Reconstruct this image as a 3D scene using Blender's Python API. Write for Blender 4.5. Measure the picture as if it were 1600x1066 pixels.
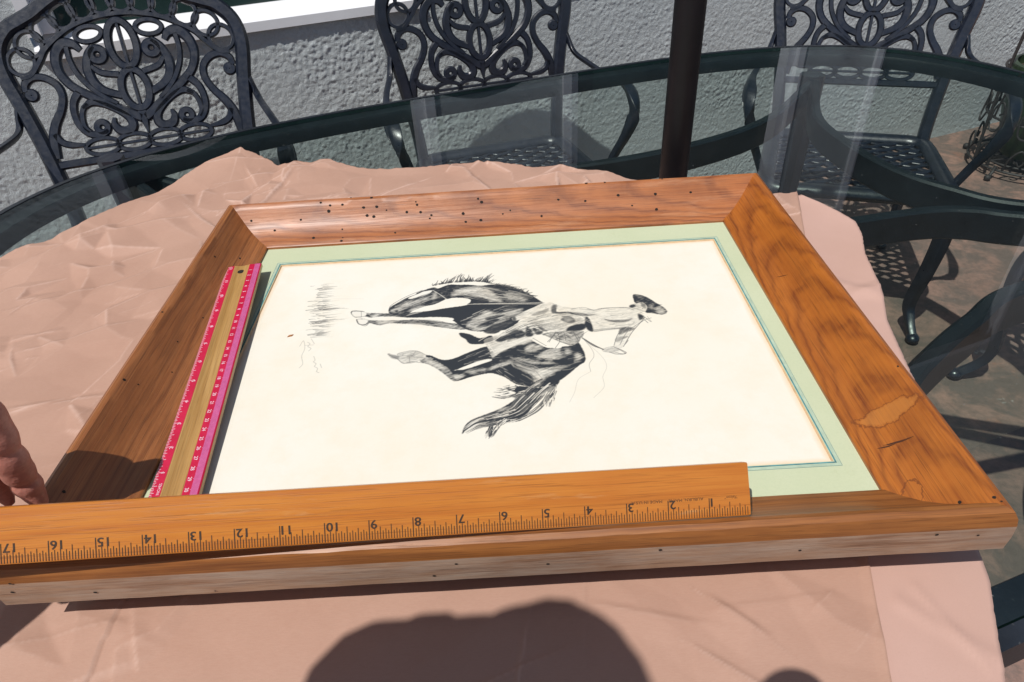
import bpy, bmesh, math, random
import numpy as np
from mathutils import Vector, Matrix

for o in list(bpy.data.objects):
    bpy.data.objects.remove(o, do_unlink=True)
scene = bpy.context.scene
COL = scene.collection
R = math.radians
random.seed(7)
RNG = np.random.default_rng(7)
IN = 0.0254

# ------------------------------------------------------------------ camera, sky, sun, exposure
CAM_POS = Vector((0.3266, -0.2409, 0.3377))
PITCH, ROLL, YAW, FPX = 0.6601, -0.0651, 0.0093, 1056.5
fw = Vector((-math.sin(YAW) * math.cos(PITCH), math.cos(YAW) * math.cos(PITCH), -math.sin(PITCH)))
rt0 = Vector((math.cos(YAW), math.sin(YAW), 0))
up0 = rt0.cross(fw)
CAM_R = math.cos(ROLL) * rt0 + math.sin(ROLL) * up0
CAM_U = -math.sin(ROLL) * rt0 + math.cos(ROLL) * up0
CAM_F = fw
cd = bpy.data.cameras.new("camera")
cd.sensor_width = 36.0
cd.lens = FPX / 1600.0 * 36.0
cd.clip_start = 0.01
cd.clip_end = 400.0
cam = bpy.data.objects.new("camera", cd)
COL.objects.link(cam)
M3 = Matrix((CAM_R, CAM_U, -CAM_F)).transposed()
cam.matrix_world = Matrix.Translation(CAM_POS) @ M3.to_4x4()
scene.camera = cam
scene.render.resolution_x, scene.render.resolution_y = 1024, 682

SUN_DIR = Vector((0.35, 0.43, -1.0)).normalized()      # the way the sunlight travels
SUN_EL = math.asin(-SUN_DIR.z)
SUN_AZ = math.atan2(-SUN_DIR.x, -SUN_DIR.y)
world = bpy.data.worlds.new("World")
scene.world = world
world.use_nodes = True
wn = world.node_tree.nodes
wl = world.node_tree.links
wn.clear()
sky = wn.new("ShaderNodeTexSky")
sky.sky_type = 'NISHITA'
sky.sun_disc = False
sky.sun_elevation = SUN_EL
sky.sun_rotation = SUN_AZ
bg = wn.new("ShaderNodeBackground")
bg.inputs["Strength"].default_value = 0.072
wo = wn.new("ShaderNodeOutputWorld")
wl.new(sky.outputs[0], bg.inputs[0])
wl.new(bg.outputs[0], wo.inputs[0])
sl = bpy.data.lights.new("sun", 'SUN')
sl.energy = 4.1
sl.angle = R(0.53)
sl.color = (1.0, 0.965, 0.92)
sun = bpy.data.objects.new("sun", sl)
COL.objects.link(sun)
sun.rotation_mode = 'QUATERNION'
sun.rotation_quaternion = SUN_DIR.to_track_quat('-Z', 'Y')
sun.location = (-2, -2.5, 6)
scene.view_settings.view_transform = 'Standard'
scene.view_settings.look = 'None'
scene.view_settings.exposure = 0.0
scene.view_settings.gamma = 1.0
scene.view_settings.use_curve_mapping = False

# ------------------------------------------------------------------ helpers
def tag(o, label=None, cat=None, group=None, kind=None):
    if label: o["label"] = label
    if cat: o["category"] = cat
    if group: o["group"] = group
    if kind: o["kind"] = kind
    return o

def empty(name, loc=(0, 0, 0), rz=0.0):
    e = bpy.data.objects.new(name, None)
    e.empty_display_size = 0.05
    COL.objects.link(e)
    e.location = loc
    e.rotation_euler = (0, 0, rz)
    return e

class MB:
    """collects geometry for one mesh object"""
    def __init__(self):
        self.v, self.f, self.m = [], [], []
    def add(self, vs, fs, mi=0):
        b = len(self.v)
        self.v += [tuple(p) for p in vs]
        self.f += [tuple(b + i for i in f) for f in fs]
        self.m += [mi] * len(fs)
        return self
    def box(self, x0, x1, y0, y1, z0, z1, mi=0):
        return self.add([(x0, y0, z0), (x1, y0, z0), (x1, y1, z0), (x0, y1, z0),
                         (x0, y0, z1), (x1, y0, z1), (x1, y1, z1), (x0, y1, z1)],
                        [(3, 2, 1, 0), (4, 5, 6, 7), (0, 1, 5, 4), (1, 2, 6, 5), (2, 3, 7, 6), (3, 0, 4, 7)], mi)
    def sweep(self, pts, sec, up=(0, 0, 1), closed=False, scales=None, mi=0):
        """sweep a closed 2-D section (lateral, up) along 3-D points"""
        P = [Vector(p) for p in pts]
        n, k = len(P), len(sec)
        U = Vector(up)
        vs = []
        for i in range(n):
            a = P[(i - 1) % n] if (closed or i > 0) else P[i]
            b = P[(i + 1) % n] if (closed or i < n - 1) else P[i]
            t = (b - a)
            t = t.normalized() if t.length > 1e-9 else Vector((1, 0, 0))
            lat = t.cross(U)
            if lat.length < 1e-4: lat = t.cross(Vector((0.31, 0.95, 0.05)))
            lat.normalize()
            uu = lat.cross(t)
            sc = scales[i] if scales else 1.0
            for (q, h) in sec:
                vs.append(P[i] + lat * q * sc + uu * h * sc)
        fs = []
        for i in range(n if closed else n - 1):
            j = (i + 1) % n
            for s in range(k):
                s2 = (s + 1) % k
                fs.append((i * k + s, i * k + s2, j * k + s2, j * k + s))
        if not closed:
            fs.append(tuple(reversed(range(k))))
            fs.append(tuple((n - 1) * k + s for s in range(k)))
        return self.add(vs, fs, mi)
    def lathe(self, prof, seg=32, c=(0, 0, 0), mi=0):
        vs, fs = [], []
        for (r, z) in prof:
            for s in range(seg):
                a = 2 * math.pi * s / seg
                vs.append((c[0] + r * math.cos(a), c[1] + r * math.sin(a), c[2] + z))
        for i in range(len(prof) - 1):
            for s in range(seg):
                s2 = (s + 1) % seg
                fs.append((i * seg + s, i * seg + s2, (i + 1) * seg + s2, (i + 1) * seg + s))
        return self.add(vs, fs, mi)
    def ball(self, c, r, seg=14, rings=9, mi=0):
        sx, sy, sz = (r, r, r) if not hasattr(r, '__len__') else r
        prof = []
        vs, fs = [], []
        for i in range(rings + 1):
            th = math.pi * i / rings
            for s in range(seg):
                a = 2 * math.pi * s / seg
                vs.append((c[0] + sx * math.sin(th) * math.cos(a), c[1] + sy * math.sin(th) * math.sin(a), c[2] - sz * math.cos(th)))
        for i in range(rings):
            for s in range(seg):
                s2 = (s + 1) % seg
                fs.append((i * seg + s, i * seg + s2, (i + 1) * seg + s2, (i + 1) * seg + s))
        return self.add(vs, fs, mi)
    def mesh(self, name, mats, smooth=True, angle=40):
        me = bpy.data.meshes.new(name)
        me.from_pydata(self.v, [], self.f)
        for m in (mats if isinstance(mats, (list, tuple)) else [mats]):
            me.materials.append(m)
        if any(self.m): me.polygons.foreach_set("material_index", self.m)
        bm = bmesh.new(); bm.from_mesh(me)
        bmesh.ops.recalc_face_normals(bm, faces=bm.faces)
        bm.to_mesh(me); bm.free()
        if smooth:
            me.polygons.foreach_set("use_smooth", [True] * len(me.polygons))
            try: me.set_sharp_from_angle(angle=R(angle))
            except Exception: pass
        me.update()
        return me
    def build(self, name, mats, parent=None, smooth=True, angle=40):
        return link(name, self.mesh(name, mats, smooth, angle), parent)

def link(name, me, parent=None):
    o = bpy.data.objects.new(name, me)
    COL.objects.link(o)
    if parent is not None: o.parent = parent
    return o

def catmull(pts, n=6, closed=False):
    P = [Vector(p) for p in pts]
    N = len(P)
    out = []
    for i in range(N if closed else N - 1):
        if closed:
            a, b, c, d = P[(i - 1) % N], P[i], P[(i + 1) % N], P[(i + 2) % N]
        else:
            b, c = P[i], P[i + 1]
            a = P[i - 1] if i > 0 else b * 2 - c
            d = P[i + 2] if i + 2 < N else c * 2 - b
        for k in range(n):
            t = k / n
            out.append(0.5 * ((2 * b) + (c - a) * t + (2 * a - 5 * b + 4 * c - d) * t * t + (3 * b - a - 3 * c + d) * t ** 3))
    if not closed: out.append(P[-1].copy())
    return out

def rrect(w, h, c=0.25):
    a, b = w / 2, h / 2
    e = min(a, b) * c * 2
    return [(-a, -b + e), (-a, b - e), (-a + e, b), (a - e, b), (a, b - e), (a, -b + e), (a - e, -b), (-a + e, -b)]

def circ(r, k=10):
    return [(r * math.cos(2 * math.pi * i / k), r * math.sin(2 * math.pi * i / k)) for i in range(k)]

def grid_mesh(name, X, Y, Z, mat, attr=None, smooth=True):
    """regular grid of numpy arrays to a mesh, fast"""
    ny, nx = X.shape
    co = np.stack([X, Y, Z], -1).reshape(-1, 3).astype(np.float32)
    idx = np.arange(nx * ny).reshape(ny, nx)
    q = np.stack([idx[:-1, :-1], idx[:-1, 1:], idx[1:, 1:], idx[1:, :-1]], -1).reshape(-1, 4)
    return quads_mesh(name, co, q, mat, attr, smooth)

def quads_mesh(name, co, q, mat, attr=None, smooth=True):
    me = bpy.data.meshes.new(name)
    me.vertices.add(len(co)); me.vertices.foreach_set("co", np.ascontiguousarray(co, dtype=np.float32).ravel())
    me.loops.add(len(q) * 4); me.loops.foreach_set("vertex_index", np.ascontiguousarray(q, dtype=np.int32).ravel())
    me.polygons.add(len(q)); me.polygons.foreach_set("loop_start", np.arange(len(q), dtype=np.int32) * 4)
    me.update(calc_edges=True)
    me.polygons.foreach_set("use_smooth", np.full(len(q), smooth))
    if attr is not None:
        for k, a in attr.items():
            at = me.attributes.new(k, 'FLOAT', 'POINT')
            at.data.foreach_set("value", np.ascontiguousarray(a, dtype=np.float32).ravel())
    me.materials.append(mat)
    me.validate()
    return me

def blur(a, k):
    """cheap separable smoothing, k passes"""
    for _ in range(k):
        p = np.pad(a, 1, mode='edge')
        a = (p[:-2, 1:-1] + 2 * p[1:-1, 1:-1] + p[2:, 1:-1]) / 4
        p = np.pad(a, 1, mode='edge')
        a = (p[1:-1, :-2] + 2 * p[1:-1, 1:-1] + p[1:-1, 2:]) / 4
    return a

def vnoise(X, Y, scale, seed):
    """smooth value noise of arrays in metres"""
    g = np.random.default_rng(seed).random((128, 128))
    x, y = X / scale + 41.3, Y / scale + 17.7
    xi, yi = np.floor(x).astype(int), np.floor(y).astype(int)
    fx, fy = x - xi, y - yi
    fx, fy = fx * fx * (3 - 2 * fx), fy * fy * (3 - 2 * fy)
    a = g[yi % 128, xi % 128]; b = g[yi % 128, (xi + 1) % 128]
    c = g[(yi + 1) % 128, xi % 128]; d = g[(yi + 1) % 128, (xi + 1) % 128]
    return (a * (1 - fx) + b * fx) * (1 - fy) + (c * (1 - fx) + d * fx) * fy

# ------------------------------------------------------------------ materials
class NT:
    """short-hand for building node trees"""
    def __init__(self, name):
        self.mat = bpy.data.materials.new(name)
        self.mat.use_nodes = True
        self.n = self.mat.node_tree.nodes
        self.l = self.mat.node_tree.links
        self.p = self.n["Principled BSDF"]
        self.out = self.n["Material Output"]
    def node(self, t, **kw):
        nd = self.n.new(t)
        for k, v in kw.items():
            if k in nd.inputs: self.set(nd.inputs[k], v)
            else: setattr(nd, k, v)
        return nd
    def set(self, sock, v):
        if hasattr(v, "is_linked"): self.l.new(v, sock)
        else:
            if isinstance(v, tuple) and len(v) == 3 and sock.type == 'RGBA': v = v + (1,)
            sock.default_value = v
    def coord(self, scale=(1, 1, 1), loc=(0, 0, 0), rot=(0, 0, 0), kind="Object"):
        tc = self.n.new("ShaderNodeTexCoord")
        mp = self.node("ShaderNodeMapping", Scale=scale, Location=loc, Rotation=rot)
        self.l.new(tc.outputs[kind], mp.inputs[0])
        return mp.outputs[0]
    def noise(self, vec, scale, detail=4, rough=0.55, dist=0.0):
        nd = self.node("ShaderNodeTexNoise", Scale=scale, Detail=detail, Roughness=rough, Distortion=dist)
        self.l.new(vec, nd.inputs["Vector"])
        return nd.outputs["Fac"]
    def ramp(self, fac, stops):
        nd = self.n.new("ShaderNodeValToRGB")
        self.l.new(fac, nd.inputs[0])
        e = nd.color_ramp.elements
        while len(e) < len(stops): e.new(0.5)
        for el, (p, c) in zip(e, stops):
            el.position = p
            el.color = (c, c, c, 1) if not hasattr(c, '__len__') else (tuple(c) + (1,))[:4]
        return nd.outputs[0]
    def mix(self, fac, a, b, mode='MIX'):
        nd = self.n.new("ShaderNodeMix"); nd.data_type = 'RGBA'; nd.blend_type = mode
        self.set(nd.inputs[0], fac); self.set(nd.inputs[6], a); self.set(nd.inputs[7], b)
        return nd.outputs[2]
    def math(self, op, a, b=0.0, c=0.0, clamp=False):
        nd = self.n.new("ShaderNodeMath"); nd.operation = op; nd.use_clamp = clamp
        self.set(nd.inputs[0], a); self.set(nd.inputs[1], b); self.set(nd.inputs[2], c)
        return nd.outputs[0]
    def bump(self, h, strength=0.3, dist=0.001, normal=None):
        nd = self.node("ShaderNodeBump", Strength=strength, Distance=dist)
        self.l.new(h, nd.inputs["Height"])
        if normal is not None: self.l.new(normal, nd.inputs["Normal"])
        self.l.new(nd.outputs[0], self.p.inputs["Normal"])
        return nd.outputs[0]
    def base(self, v): self.set(self.p.inputs["Base Color"], v); return self
    def rough(self, v): self.set(self.p.inputs["Roughness"], v); return self
    def spec(self, v): self.set(self.p.inputs["Specular IOR Level"], v); return self

def flat(name, c, rough=0.6, var=0.12, scale=60, bump=0.0, spec=0.5, metal=0.0):
    t = NT(name)
    v = t.coord()
    n = t.noise(v, scale, 5)
    dark = tuple(x * (1 - var) for x in c); lite = tuple(min(1, x * (1 + var)) for x in c)
    t.base(t.ramp(n, [(0.3, dark), (0.7, lite)])).rough(rough).spec(spec)
    t.p.inputs["Metallic"].default_value = metal
    if bump: t.bump(t.noise(v, scale * 4, 3), bump, 0.001)
    return t.mat

def wood(name, light, mid, dark, ring=9.0, grain=1.0, rough=0.38, coat=0.25, pale=None, seed=0.0, cathedral=None, stains=(), bstr=0.25):
    """long-grained wood, grain along local X"""
    t = NT(name)
    o = t.coord()
    v = t.coord((1.0, 7.0, 7.0), (seed, seed * 0.37, 0))
    warp = t.noise(v, 4.0, 3)
    # growth rings seen on the face
    if cathedral:
        cx, cy, kx = cathedral
        sep = t.node("ShaderNodeSeparateXYZ"); t.l.new(o, sep.inputs[0])
        wx = t.math('MULTIPLY', t.math('ADD', sep.outputs[0], -cx), kx)
        wy = t.math('ADD', t.math('ADD', sep.outputs[1], -cy), t.math('MULTIPLY', t.math('ADD', warp, -0.5), 0.012))
        d = t.math('ADD', wx, t.math('MULTIPLY', t.math('MULTIPLY', wy, wy), 42.0))
        w2 = t.math('MULTIPLY', t.math('ADD', t.noise(t.coord((1, 1, 1)), 22, 3), -0.5), 0.020)
        band = t.math('FRACT', t.math('MULTIPLY', t.math('ADD', d, w2), ring))
        bandc = t.ramp(band, [(0.0, 0.45), (0.35, 0.95), (0.62, 0.85), (0.84, 0.15), (0.92, 0.10), (1.0, 0.45)])
    else:
        wv = t.node("ShaderNodeTexWave", Scale=ring, Distortion=6.0, Detail=3.0)
        wv.inputs["Detail Scale"].default_value = 1.2
        wv.wave_type = 'BANDS'; wv.bands_direction = 'Y'
        t.l.new(t.coord((0.55, 3.0, 3.0), (seed, seed, 0)), wv.inputs["Vector"])
        bandc = t.ramp(wv.outputs["Fac"], [(0.0, 0.0), (0.35, 0.6), (0.8, 0.9), (1.0, 0.5)])
    fine = t.noise(t.coord((1.3, 95.0, 95.0), (seed, 0, 0)), 6.0 * grain, 6, 0.6)
    pore = t.ramp(t.noise(t.coord((4.0, 230.0, 230.0), (seed, 0, 0)), 7.0, 3, 0.5), [(0.34, 0.0), (0.44, 1.0)])
    blot = t.noise(o, 16.0, 5)
    c = t.mix(bandc, dark, mid)
    c = t.mix(t.ramp(fine, [(0.34, 0.0), (0.75, 0.72)]), c, light)
    c = t.mix(t.ramp(blot, [(0.40, 0.0), (0.75, 0.45)]), c, dark)
    c = t.mix(t.math('MULTIPLY', t.math('SUBTRACT', 1.0, pore), 0.45), c, tuple(x * 0.45 for x in dark))
    if pale:
        pc, lo, hi = pale
        c = t.mix(t.ramp(t.noise(t.coord((2, 16, 16), (seed + 3, 0, 0)), 5, 6, 0.7), [(lo, 0.0), (hi, 0.85)]), c, pc)
    for (sx, sy, rx, ry, ang, col, edge) in stains:
        mp = t.coord((1, 1, 0))
        m2 = t.node("ShaderNodeVectorMath", operation='SUBTRACT'); t.l.new(mp, m2.inputs[0]); m2.inputs[1].default_value = (sx, sy, 0)
        m3 = t.node("ShaderNodeVectorRotate", rotation_type='Z_AXIS', Angle=ang); t.l.new(m2.outputs[0], m3.inputs["Vector"])
        m4 = t.node("ShaderNodeVectorMath", operation='MULTIPLY'); t.l.new(m3.outputs[0], m4.inputs[0]); m4.inputs[1].default_value = (1 / rx, 1 / ry, 0)
        ln = t.node("ShaderNodeVectorMath", operation='LENGTH'); t.l.new(m4.outputs[0], ln.inputs[0])
        dd = t.math('ADD', ln.outputs["Value"], t.math('MULTIPLY', t.math('ADD', t.noise(o, 95, 5, 0.65), -0.5), 1.5))
        c = t.mix(t.ramp(dd, [(0.70, 0.42), (0.9, 0.0)]), c, col)
        c = t.mix(t.ramp(dd, [(0.84, 0.0), (0.89, 0.75), (0.94, 0.75), (1.0, 0.0)]), c, edge)
    t.base(c)
    t.rough(t.ramp(fine, [(0.2, rough + 0.14), (0.8, rough - 0.06)]))
    t.p.inputs["Coat Weight"].default_value = coat
    t.p.inputs["Coat Roughness"].default_value = 0.28
    t.bump(t.mix(0.5, fine, pore), bstr, 0.0006)
    return t.mat

M = {}
M['metal'] = (lambda t: (t.base(t.ramp(t.noise(t.coord(), 35, 5), [(0.3, (0.005, 0.0075, 0.014)), (0.75, (0.012, 0.017, 0.031))])).rough(t.ramp(t.noise(t.coord(), 90, 4), [(0.3, 0.27), (0.7, 0.46)])).spec(0.75), t.bump(t.noise(t.coord(), 420, 3), 0.22, 0.0008), t.mat)[-1])(NT("dark_painted_cast_metal"))
M['metal_dusty'] = (lambda t: (t.base(t.mix(t.ramp(t.noise(t.coord(), 260, 4, 0.6), [(0.66, 0.0), (0.80, 0.4)]), t.ramp(t.noise(t.coord(), 30, 4), [(0.3, (0.007, 0.010, 0.015)), (0.75, (0.016, 0.021, 0.030))]), (0.20, 0.20, 0.19))).rough(0.5), t.bump(t.noise(t.coord(), 300, 4), 0.3, 0.0008), t.mat)[-1])(NT("dusty_dark_metal"))
M['pole'] = flat("umbrella_pole_paint", (0.0055, 0.0048, 0.0065), 0.5, 0.25, 40, 0.05, 0.3)
M['iron'] = flat("weathered_iron", (0.030, 0.026, 0.026), 0.6, 0.35, 120, 0.3)
M['white_vinyl'] = flat("white_vinyl", (0.80, 0.81, 0.83), 0.35, 0.03, 20)
M['sealant'] = flat("grey_sealant", (0.42, 0.42, 0.43), 0.6, 0.1, 60)
M['dark_hole'] = flat("dark_hole", (0.012, 0.008, 0.006), 0.9, 0.3, 200)
M['backing'] = flat("brown_backing_board", (0.16, 0.11, 0.07), 0.85, 0.2, 80)
M['rod'] = flat("tick_ink", (0.045, 0.022, 0.010), 0.7, 0.3, 300)
M['white_ink'] = flat("white_scale_ink", (0.78, 0.62, 0.70), 0.6, 0.12, 300)
M['pink_ink'] = flat("pink_scale_ink", (0.62, 0.22, 0.42), 0.6, 0.15, 300)
M['red_paint'] = (lambda t: (t.base(t.mix(t.ramp(t.noise(t.coord((4, 60, 60)), 30, 5, .7), [(0.62, 0.0), (0.75, 0.6)]), t.ramp(t.noise(t.coord(), 40, 4), [(0.3, (0.46, 0.007, 0.042)), (0.7, (0.55, 0.012, 0.060))]), (0.62, 0.10, 0.20))).rough(0.33), t.mat)[-1])(NT("red_ruler_paint"))
M['pink_paint'] = flat("pink_ruler_paint", (0.50, 0.045, 0.19), 0.38, 0.10, 90)

# frame timber, one piece of wood per rail
M['rail_front'] = wood("rail_front_wood", (0.42, 0.17, 0.045), (0.30, 0.105, 0.022), (0.16, 0.050, 0.011), 14, 1, 0.46, 0.10, None, 3.1)
M['rail_right'] = wood("rail_right_wood", (0.47, 0.160, 0.024), (0.39, 0.112, 0.011), (0.15, 0.030, 0.003), 85, 1, 0.36, 0.3, None, 5.7, (0.50, 0.026, 0.17),
                       ((0.107, 0.0260, 0.0095, 0.0185, 0.25, (0.50, 0.205, 0.045), (0.16, 0.042, 0.007)), (0.041, 0.037, 0.011, 0.006, 0.5, (0.34, 0.105, 0.014), (0.13, 0.032, 0.006))))
M['rail_back'] = wood("rail_back_wood", (0.47, 0.185, 0.065), (0.39, 0.125, 0.033), (0.15, 0.036, 0.010), 70, 1, 0.44, 0.12, ((0.50, 0.25, 0.13), 0.55, 0.8), 8.3, (-0.10, 0.014, 0.16))
M['rail_left'] = wood("rail_left_wood", (0.45, 0.185, 0.062), (0.35, 0.120, 0.034), (0.18, 0.055, 0.015), 12, 1, 0.40, 0.25, None, 1.4)
M['raw_edge'] = wood("bare_weathered_edge_wood", (0.46, 0.305, 0.205), (0.38, 0.23, 0.145), (0.22, 0.11, 0.06), 20, 1.2, 0.62, 0.0, ((0.42, 0.335, 0.27), 0.42, 0.7), 6.6, None, (), 0.4)
M['stick'] = wood("rule_maple", (0.60, 0.235, 0.038), (0.54, 0.190, 0.026), (0.44, 0.130, 0.014), 7, 1.6, 0.30, 0.3, ((0.60, 0.36, 0.17), 0.60, 0.78), 2.2, None, (), 0.15)
M['ruler_wood'] = wood("ruler_basswood", (0.52, 0.32, 0.12), (0.46, 0.26, 0.085), (0.33, 0.17, 0.045), 6, 1.2, 0.3, 0.3, None, 9.2, None, (), 0.12)

# ------------------------------------------------------------------ setting: patio floor, stucco house wall
FLOOR = -0.82
t = NT("mottled_patio_concrete")
v = t.coord()
n1 = t.noise(v, 2.6, 6, 0.62, 0.4)
n2 = t.noise(v, 9.0, 6, 0.68, 0.6)
n3 = t.noise(v, 60.0, 4, 0.6)
c = t.ramp(n1, [(0.32, (0.25, 0.150, 0.120)), (0.5, (0.33, 0.195, 0.155)), (0.68, (0.46, 0.25, 0.19))])
c = t.mix(t.ramp(n2, [(0.40, 0.0), (0.56, 0.78)]), c, (0.13, 0.105, 0.092))
c = t.mix(t.ramp(t.noise(t.coord((1, 1, 1), (3, 1, 0)), 5.5, 7, 0.72), [(0.60, 0.0), (0.72, 0.8)]), c, (0.40, 0.17, 0.11))
c = t.mix(t.ramp(t.noise(t.coord((1, 1, 1), (7, 2, 0)), 4.2, 7, 0.7), [(0.665, 0.0), (0.70, 0.85)]), c, (0.55, 0.50, 0.45))
c = t.mix(t.ramp(n3, [(0.35, 0.35), (0.6, 0.0)]), c, (0.10, 0.075, 0.06))
t.base(c).rough(0.75)
t.bump(t.mix(0.5, n3, n2), 0.5, 0.004)
M['floor'] = t.mat
fl = MB().add([(-60, -60, FLOOR), (60, -60, FLOOR), (60, 60, FLOOR), (-60, 60, FLOOR)], [(0, 1, 2, 3)]).build("patio_ground", M['floor'], smooth=False)
tag(fl, "mottled brown and pink concrete patio floor", None, None, "structure")

WD = R(20.0)
WALL_V = 1.593
wall_n = Vector((-math.sin(WD), math.cos(WD), 0))
house = empty("house_wall", wall_n * WALL_V, WD)
tag(house, "grey green rough stucco house wall behind the patio chairs", "wall")
t = NT("stucco")
v = t.coord()
n1 = t.noise(v, 3.0, 4); n2 = t.noise(v, 210.0, 5, 0.6); n3 = t.noise(v, 600.0, 3, 0.6)
c = t.ramp(n1, [(0.3, (0.465, 0.51, 0.52)), (0.7, (0.54, 0.585, 0.595))])
c = t.mix(t.ramp(n2, [(0.3, 0.25), (0.6, 0.0)]), c, (0.36, 0.36, 0.33))
t.base(c).rough(0.9).spec(0.25)
t.bump(t.mix(0.45, n2, n3), 0.75, 0.005)
M['stucco'] = t.mat

def stucco(x0, x1, z0, z1, step, seed):
    nx, nz = int(round((x1 - x0) / step)) + 1, int(round((z1 - z0) / step)) + 1
    xs, zs = np.linspace(x0, x1, nx), np.linspace(z0, z1, nz)
    X, Z = np.meshgrid(xs, zs)
    h = np.zeros_like(X)
    for sc, amp, sd in ((0.0082, 0.0036, 1), (0.0052, 0.0042, 2), (0.020, 0.0010, 3), (0.3, 0.003, 5)):
        if sc < step * 1.3: continue
        n = vnoise(X, Z, sc, sd + seed * 10)
        h += amp * (n ** 1.6 if sc < 0.1 else n)
    rough = 0.35 + 0.9 * vnoise(X, Z, 0.16, 77) ** 1.3
    Y = -(h * rough) * 0.62 + 0.002
    Y[:, 0] = Y[:, -1] = 0.0; Y[0, :] = Y[-1, :] = 0.0
    me = grid_mesh("stucco_face", X, Y, Z, M['stucco'])
    # outward normals must face -Y
    me.flip_normals() if me.polygons[0].normal.y > 0 else None
    return link("stucco_face", me, house)

ZSILL = -0.052
stucco(-0.75, 3.60, FLOOR - 0.02, ZSILL, 0.0031, 0)
stucco(-0.75, -0.205, ZSILL, 0.60, 0.004, 1)
stucco(0.715, 1.125, ZSILL, 1.10, 0.006, 2)
stucco(2.050, 2.385, ZSILL, 1.10, 0.006, 3)
mb = MB()
WTOP, WEND, WBEG = 3.2, 9.0, -7.0
for (a, b, z0, z1) in ((WBEG, -0.75, FLOOR - 0.02, WTOP), (-0.75, -0.205, 0.60, WTOP), (0.715, 1.125, 1.10, WTOP), (2.05, 2.385, 1.10, WTOP),
                       (-0.205, 0.715, 1.20, WTOP), (1.125, 2.05, 1.20, WTOP), (2.385, 3.90, 2.10, WTOP), (3.60, WEND, FLOOR - 0.02, ZSILL), (3.90, WEND, ZSILL, WTOP)):
    mb.box(a, b, 0.0, 0.18, z0, z1)
mb.build("wall_core", M['stucco'], house, smooth=False)
mb = MB()
mb.box(WBEG, WEND, 0.16, 0.30, FLOOR - 0.02, ZSILL - 0.002)
mb.build("wall_base_core", M['stucco'], house, smooth=False)

t = NT("window_pane")
v = t.coord()
t.base(t.ramp(t.noise(v, 2.5, 3), [(0.35, (0.018, 0.036, 0.034)), (0.65, (0.045, 0.080, 0.074))])).rough(0.03).spec(0.4)
M['pane'] = t.mat

def window(x0, x1, which, z1=1.20):
    w = empty("window")
    w.parent = house
    w["label"] = which
    z0 = ZSILL
    # sill: front face, then a sloping top
    s = MB()
    prof = [(-0.0115, z0 - 0.003), (-0.0115, z0 + 0.019), (-0.004, z0 + 0.024), (0.030, z0 + 0.038), (0.045, z0 + 0.048), (0.15, z0 + 0.048), (0.15, z0 - 0.003)]
    vs, fs, k = [], [], len(prof)
    for x in (x0, x1):
        vs += [(x, y, z) for (y, z) in prof]
    for i in range(k): fs.append((i, (i + 1) % k, k + (i + 1) % k, k + i))
    fs += [tuple(range(k)), tuple(range(2 * k - 1, k - 1, -1))]
    s.add(vs, fs)
    so = s.build("window_sill", M['white_vinyl'], w, smooth=False)
    for (a, b, c_) in ((x0, x0 + 0.028, 1), (x1 - 0.028, x1, -1)):
        j = MB()
        j.box(a, b, -0.011, 0.15, z0 + 0.049, z1)
        i0, i1 = (b, b + 0.030) if c_ > 0 else (a - 0.030, a)
        j.box(i0, i1, 0.008, 0.15, z0 + 0.049, z1 - 0.035)
        j.build("window_jamb", M['white_vinyl'], w, smooth=False)
    h = MB().box(x0 + 0.0285, x1 - 0.0285, -0.010, 0.15, z1 - 0.034, z1)
    h.build("window_head", M['white_vinyl'], w, smooth=False)
    mull = MB().box((x0 + x1) / 2 - 0.02, (x0 + x1) / 2 + 0.02, 0.02, 0.15, z0 + 0.0485, z1 - 0.0345)
    if False: mull.build("window_mullion", M['white_vinyl'], w, smooth=False)
    MB().box(x0 + 0.0585, x1 - 0.0585, 0.052, 0.060, z0 + 0.0485, z1 - 0.0345).build("window_pane", M['pane'], w, smooth=False)
    return w
window(-0.205, 0.715, "long white vinyl window above the left chair")
window(1.125, 2.050, "white vinyl window above the umbrella pole, seen mirrored in the glass")
window(2.385, 3.900, "white vinyl window above the plant stand, seen mirrored in the glass", 2.10)

# ------------------------------------------------------------------ glass patio table
TC = Vector((0.4902, 0.5417, 0)); TH = R(18); TA, TB, TN = 0.8697, 0.5798, 3.5
ZG = -0.0740
def table_pt(a, off=0.0):
    c, s = math.cos(a), math.sin(a)
    u = (TA + off) * math.copysign(abs(c) ** (2 / TN), c)
    w = (TB + off) * math.copysign(abs(s) ** (2 / TN), s)
    return (u, w)
NS = 160
angs = []
for i in range(NS):       # even spacing along the outline
    angs.append(2 * math.pi * i / NS)
def outline(off):
    pts = [Vector(table_pt(2 * math.pi * i / 2000, off)).to_2d() for i in range(2000)]
    d = [0]
    for i in range(2000): d.append(d[-1] + (pts[(i + 1) % 2000] - pts[i]).length)
    out, k = [], 0
    for j in range(NS):
        tgt = d[-1] * j / NS
        while d[k + 1] < tgt: k += 1
        f = (tgt - d[k]) / max(1e-9, d[k + 1] - d[k])
        out.append(pts[k].lerp(pts[(k + 1) % 2000], f))
    return out
table = empty("glass_patio_table", (TC.x, TC.y, FLOOR), TH)
tag(table, "long oval glass topped patio table with dark metal rim", "table")
HG = ZG - FLOOR
t = NT("table_glass")
lw = t.node("ShaderNodeLayerWeight", Blend=0.5)
f5 = t.math('POWER', lw.outputs["Facing"], 5.0)
fac = t.math('ADD', 0.055, t.math('MULTIPLY', f5, 0.945), clamp=True)
tr = t.node("ShaderNodeBsdfTransparent", Color=(0.76, 0.83, 0.80, 1))
gl = t.node("ShaderNodeBsdfGlossy", Roughness=0.012, Color=(0.70, 0.74, 0.80, 1))
ms = t.n.new("ShaderNodeMixShader")
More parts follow.
